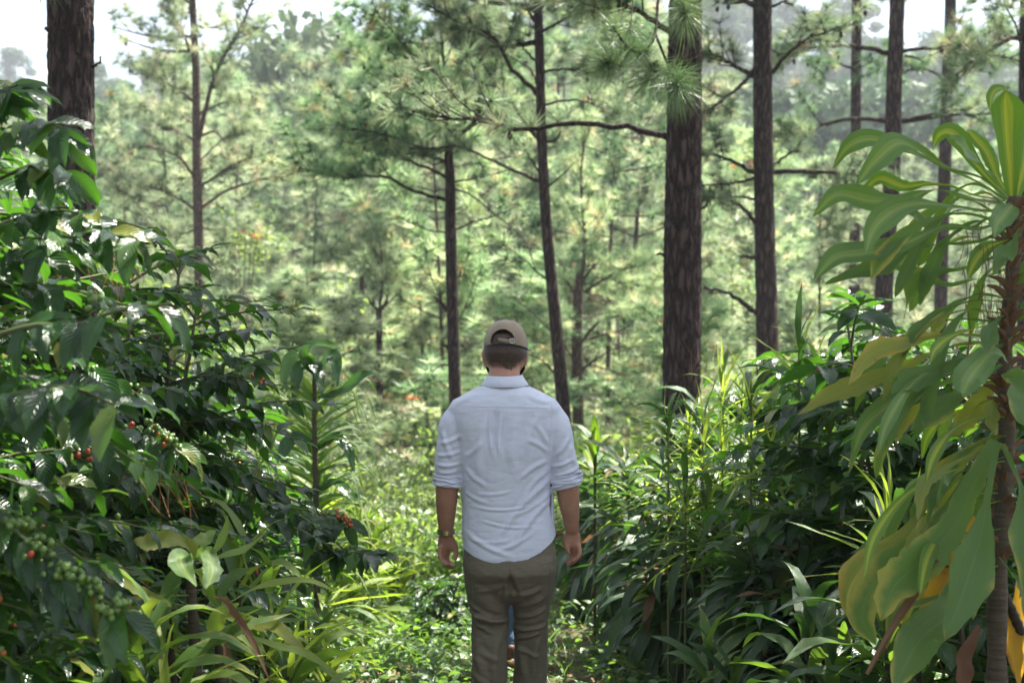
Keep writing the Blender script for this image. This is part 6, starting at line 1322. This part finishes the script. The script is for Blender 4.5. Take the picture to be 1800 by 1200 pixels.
FO = [(828, 1070, 893, 1086, 4.5, .013), (828, 1058, 875, 1078, 3.5, .006), (838, 1094, 890, 1074, 4, .005), (834, 1084, 868, 1102, 4, .004), (903, 1100, 963, 1094, 3.2, .006), (904, 1080, 962, 1062, 3.5, .005), (904, 1116, 952, 1104, 4, .006), (906, 1060, 958, 1040, 4, .004), (903, 1036, 952, 1024, 4, .004), (840, 1030, 890, 1016, 5, .003),
      (896, 1004, 880, 1040, 4, -.004), (898, 1004, 912, 1040, 4, -.004), (840, 1110, 850, 1180, 7, .004), (880, 1100, 872, 1190, 7, .004), (915, 1120, 925, 1190, 6, .004), (948, 1110, 940, 1200, 6, .004), (905, 1130, 950, 1150, 4, .004), (840, 1130, 880, 1150, 5, .003), (832, 1170, 870, 1200, 5, .004)]
D = 1.9 * seg_folds(V, N, FO) + .004 * fbm(V, (10, 10, 16), 9.0); V = V + N * D[:, None]; px = V[:, 0] * SC + 900; py = 562 + (EYE - V[:, 2]) * SC
V[:, 1] += .028 * np.exp(-((px - 896.5) / 5.0) ** 2) * np.exp(-((py - 1016) / 16) ** 2) * (V[:, 1] < 5.7)
ac = Acc(); ac.add(V - OFF, F); tr_ = obj('trousers', ac.mesh('trousers', M_PANTS), man); bv = BVHTree.FromPolygons(V.tolist(), F.tolist())
seam('seat_seam', [(896.5, 972), (896.8, 990), (897, 1008)], .0009, 16, M_PANTS, tr_)
for s in (-1, 1):
    xx = 826 if s < 0 else 968; seam('side_seam', [(xx - 3 * s, 990), (xx - 6 * s, 1040), (xx - 8 * s, 1090), (xx - 8 * s, 1200)], .0009, 30, M_PANTS, tr_)
# watch
wt = Acc(); wc = mw(783, 937, .054); 
for k in range(22):
    t = 2 * np.pi * k / 22; c = wc + A_([.0305 * math.cos(t), .0295 * math.sin(t), .002 * math.sin(t)]); tx = A_([-math.sin(t), math.cos(t), 0]); rd = A_([math.cos(t), math.sin(t), 0])
    q = A_([c + tx * x * .0042 + rd * y * .0016 + A_([0, 0, z * .0095]) for x in (-1, 1) for y in (-1, 1) for z in (-1, 1)]); wt.add(q - OFF, A_([[0, 1, 3, 2], [4, 6, 7, 5], [0, 4, 5, 1], [2, 3, 7, 6], [0, 2, 6, 4], [1, 5, 7, 3]]), None, 0, k / 22)
wo_ = obj('wristwatch', wt.mesh('wristwatch', M_METAL, False), man)
ac = Acc(); acc_tube(ac, A_([wc + A_([0, .029, 0]), wc + A_([0, .037, 0])]) - OFF, .019, 20); obj('watch_case', ac.mesh('watch_case', M_STEEL, False), wo_)
# shoes
def shoe(root, off, x, y, z, yaw=0.0, pitch=0.0, s=1.0, mat=M_SHOE):
    ca, sa = math.cos(pitch), math.sin(pitch)
    def q(px_, py_, pz_): v = A_([px_, py_ * ca - pz_ * sa, py_ * sa + pz_ * ca]) * s; return v + A_([x, y, z])
    u = Acc(); loft(u, [(q(0, -.085, .045), A_([.034, 0, 0]), q(0, 0, .04) - q(0, 0, 0)), (q(0, -.04, .055), A_([.037, 0, 0]), q(0, 0, .052) - q(0, 0, 0)), (q(0, .04, .045), A_([.043, 0, 0]), q(0, 0, .04) - q(0, 0, 0)), (q(0, .12, .035), A_([.047, 0, 0]), q(0, 0, .028) - q(0, 0, 0)), (q(0, .165, .028), A_([.036, 0, 0]), q(0, 0, .02) - q(0, 0, 0))], 20, 2.3)
    loft(u, [(q(0, -.055, .06), A_([.036, 0, 0]), q(0, .042, 0) - q(0, 0, 0)), (q(0, -.06, .13), A_([.040, 0, 0]), q(0, .046, 0) - q(0, 0, 0))], 20)
    for v in u.V: v -= off
    o = obj('shoe', u.mesh('shoe', mat), root); w = Acc(); loft(w, [(q(0, -.10, .008), A_([.036, 0, 0]), q(0, 0, .011) - q(0, 0, 0)), (q(0, -.02, .008), A_([.036, 0, 0]), q(0, 0, .011) - q(0, 0, 0)), (q(0, .10, .008), A_([.050, 0, 0]), q(0, 0, .011) - q(0, 0, 0)), (q(0, .17, .010), A_([.038, 0, 0]), q(0, 0, .011) - q(0, 0, 0))], 20, 2.8)
    for v in w.V: v -= off
    obj('sole', w.mesh('sole', M_SOLE), o)
shoe(man, OFF, mw(866, 0)[0], 5.7 - .10, float(gz(0, 5.7)) + .035, pitch=-.25); shoe(man, OFF, mw(932, 0)[0], 5.7 + .13, float(gz(0, 5.85)) + .005)

# second walker ahead, hidden but for one jeans leg and shoe
D2 = 8.1; S2 = FPX / D2; zg = float(gz(0, D2))
def qw(px, py, dy=0.0): return A_([(px - 900) / S2, D2 + dy, EYE - (py - 562) / S2])
p2 = thing('person', 'second walker ahead in blue jeans and brown shoes, hidden but for one lower leg', 'person', (0, D2, zg)); O2 = A_(p2.location)
def hr2(l): return [(qw(cx, py, cy), A_([hw / S2, 0, 0]), A_([0, hd, 0])) for py, cx, hw, hd, cy in l]
a = Acc(); loft(a, hr2([(640, 890, 14, .05, .02), (655, 890, 24, .085, .02), (668, 890, 25, .09, .02), (685, 890, 23, .08, .03), (698, 890, 18, .06, .05)]), 24); limb(a, [qw(890, 680), qw(890, 720)], [.055, .06], 16)
limb(a, [qw(890, 672, .11), qw(890, 680, .13)], [.012, .015], 10)
for s in (-1, 1): loft(a, [(qw(890 + s * 26, 664, .02), A_([.006, 0, 0]), A_([0, .014, 0])), (qw(890 + s * 26.5, 676, .02), A_([.006, 0, 0]), A_([0, .012, 0]))], 10)
loft(a, hr2([(728, 892, 48, .08, 0), (760, 893, 52, .10, 0), (830, 893, 44, .09, 0), (890, 894, 46, .10, 0), (930, 894, 40, .08, 0)]), 24, 2.3)
for s in (-1, 1):
    limb(a, [qw(892 + s * 50, 738), qw(893 + s * 58, 815, -.01), qw(893 + s * 56, 880, .04), qw(893 + s * 54, 902, .06)], [.045, .04, .032, .024], 14)
    kx = qw(893 + s * 54, 915, .07); loft(a, [(kx + A_([0, 0, .03]), A_([.012, .01, 0]), A_([-.01, .025, 0])), (kx - A_([0, 0, .03]), A_([.011, .01, 0]), A_([-.01, .03, 0]))], 12)
    for f in range(4): fb = kx + A_([-s * .002 * f, -.03 + .019 * f, -.035]); limb(a, [fb, fb + A_([0, 0, -.03]), fb + A_([-s * .014, 0, -.05 - .004 * (f in (1, 2))]), fb + A_([-s * .026, 0, -.055])], [.009, .0085, .008, .007], 8)
    limb(a, [kx + A_([-s * .01, .03, .02]), kx + A_([-s * .02, .045, -.01]), kx + A_([-s * .022, .045, -.035])], [.012, .011, .009], 8)
J2 = {-1: ([qw(878, 920), qw(884, 1050, .05), qw(896, 1166, -.02)], 1), 1: ([qw(912, 920), qw(914, 1050, .10), qw(914, 1168, .22)], 1)}
for s in (-1, 1): limb(a, J2[s][0], [.075, .048, .034], 16)
V, F, N = remesh_mesh('body', a, .006, 4); ac = Acc(); ac.add(V - O2, F); obj('body', ac.mesh('body', M_SKIN), p2)
a = Acc(); loft(a, hr2([(718, 891, 30, .07, 0), (730, 892, 54, .095, 0), (760, 893, 58, .115, 0), (830, 893, 50, .11, 0), (900, 894, 53, .12, 0), (930, 894, 53, .12, 0)]), 28, 2.3)
for s in (-1, 1): limb(a, [qw(892 + s * 48, 736), qw(893 + s * 57, 790, -.01)], [.056, .054], 16)
V, F, N = remesh_mesh('jacket', a, .007, 5); V = V + N * (.003 * fbm(V, (8, 8, 16)))[:, None]; ac = Acc(); ac.add(V - O2, F); obj('tee_shirt', ac.mesh('tee_shirt', M_TEE), p2)
a = Acc(); loft(a, hr2([(915, 894, 52, .115, 0), (940, 894, 52, .12, -.01), (955, 894, 50, .11, -.01)]), 26, 2.3)
for s in (-1, 1): limb(a, [J2[s][0][0], J2[s][0][1], J2[s][0][2] + A_([0, 0, .055])], [(.082, .09), (.064, .068), (.056, .058)], 20)
V, F, N = remesh_mesh('jeans', a, .007, 5); V = V + N * (.006 * fbm(V, (9, 9, 20)))[:, None]; ac = Acc(); ac.add(V - O2, F); jo = obj('jeans', ac.mesh('jeans', M_JEAN), p2)
for s in (-1, 1):
    c_ = J2[s][0][2] + A_([0, 0, .048]); q = Acc(); loft(q, [(c_ + A_([0, 0, .020]), A_([.0585, 0, 0]), A_([0, .060, 0])), (c_, A_([.0605, 0, 0]), A_([0, .062, 0])), (c_ - A_([0, 0, .020]), A_([.0590, 0, 0]), A_([0, .061, 0]))], 22, 2, False)
    for v in q.V: v -= O2
    obj('rolled_hem', q.mesh('rolled_hem', M_JEAN), jo)
shoe(p2, O2, J2[-1][0][2][0], D2 - .01, zg + .03, pitch=-.2, s=.9); shoe(p2, O2, J2[1][0][2][0], D2 + .28, zg - .01)
hs = Acc(); AZ, PY = np.meshgrid(np.linspace(-np.pi, np.pi, 40), np.linspace(636, 684, 14), indexing='ij'); lm = 684 - 26 * np.clip(np.abs(AZ) - 1.4, 0, 1); PYs = 636 + (PY - 636) * (lm - 636) / 48
rr_ = np.interp(PYs, [636, 640, 655, 668, 684], [3, 15, 26, 27, 25]); hs.add(np.stack([(890 - 900) / S2 + rr_ / S2 * np.sin(AZ), D2 + .02 - rr_ / 26 * .094 * np.cos(AZ), EYE - (PYs - 562) / S2], -1).reshape(-1, 3) - O2, grid_faces(40, 14)); obj('hair', hs.mesh('hair', M_HAIR), p2)
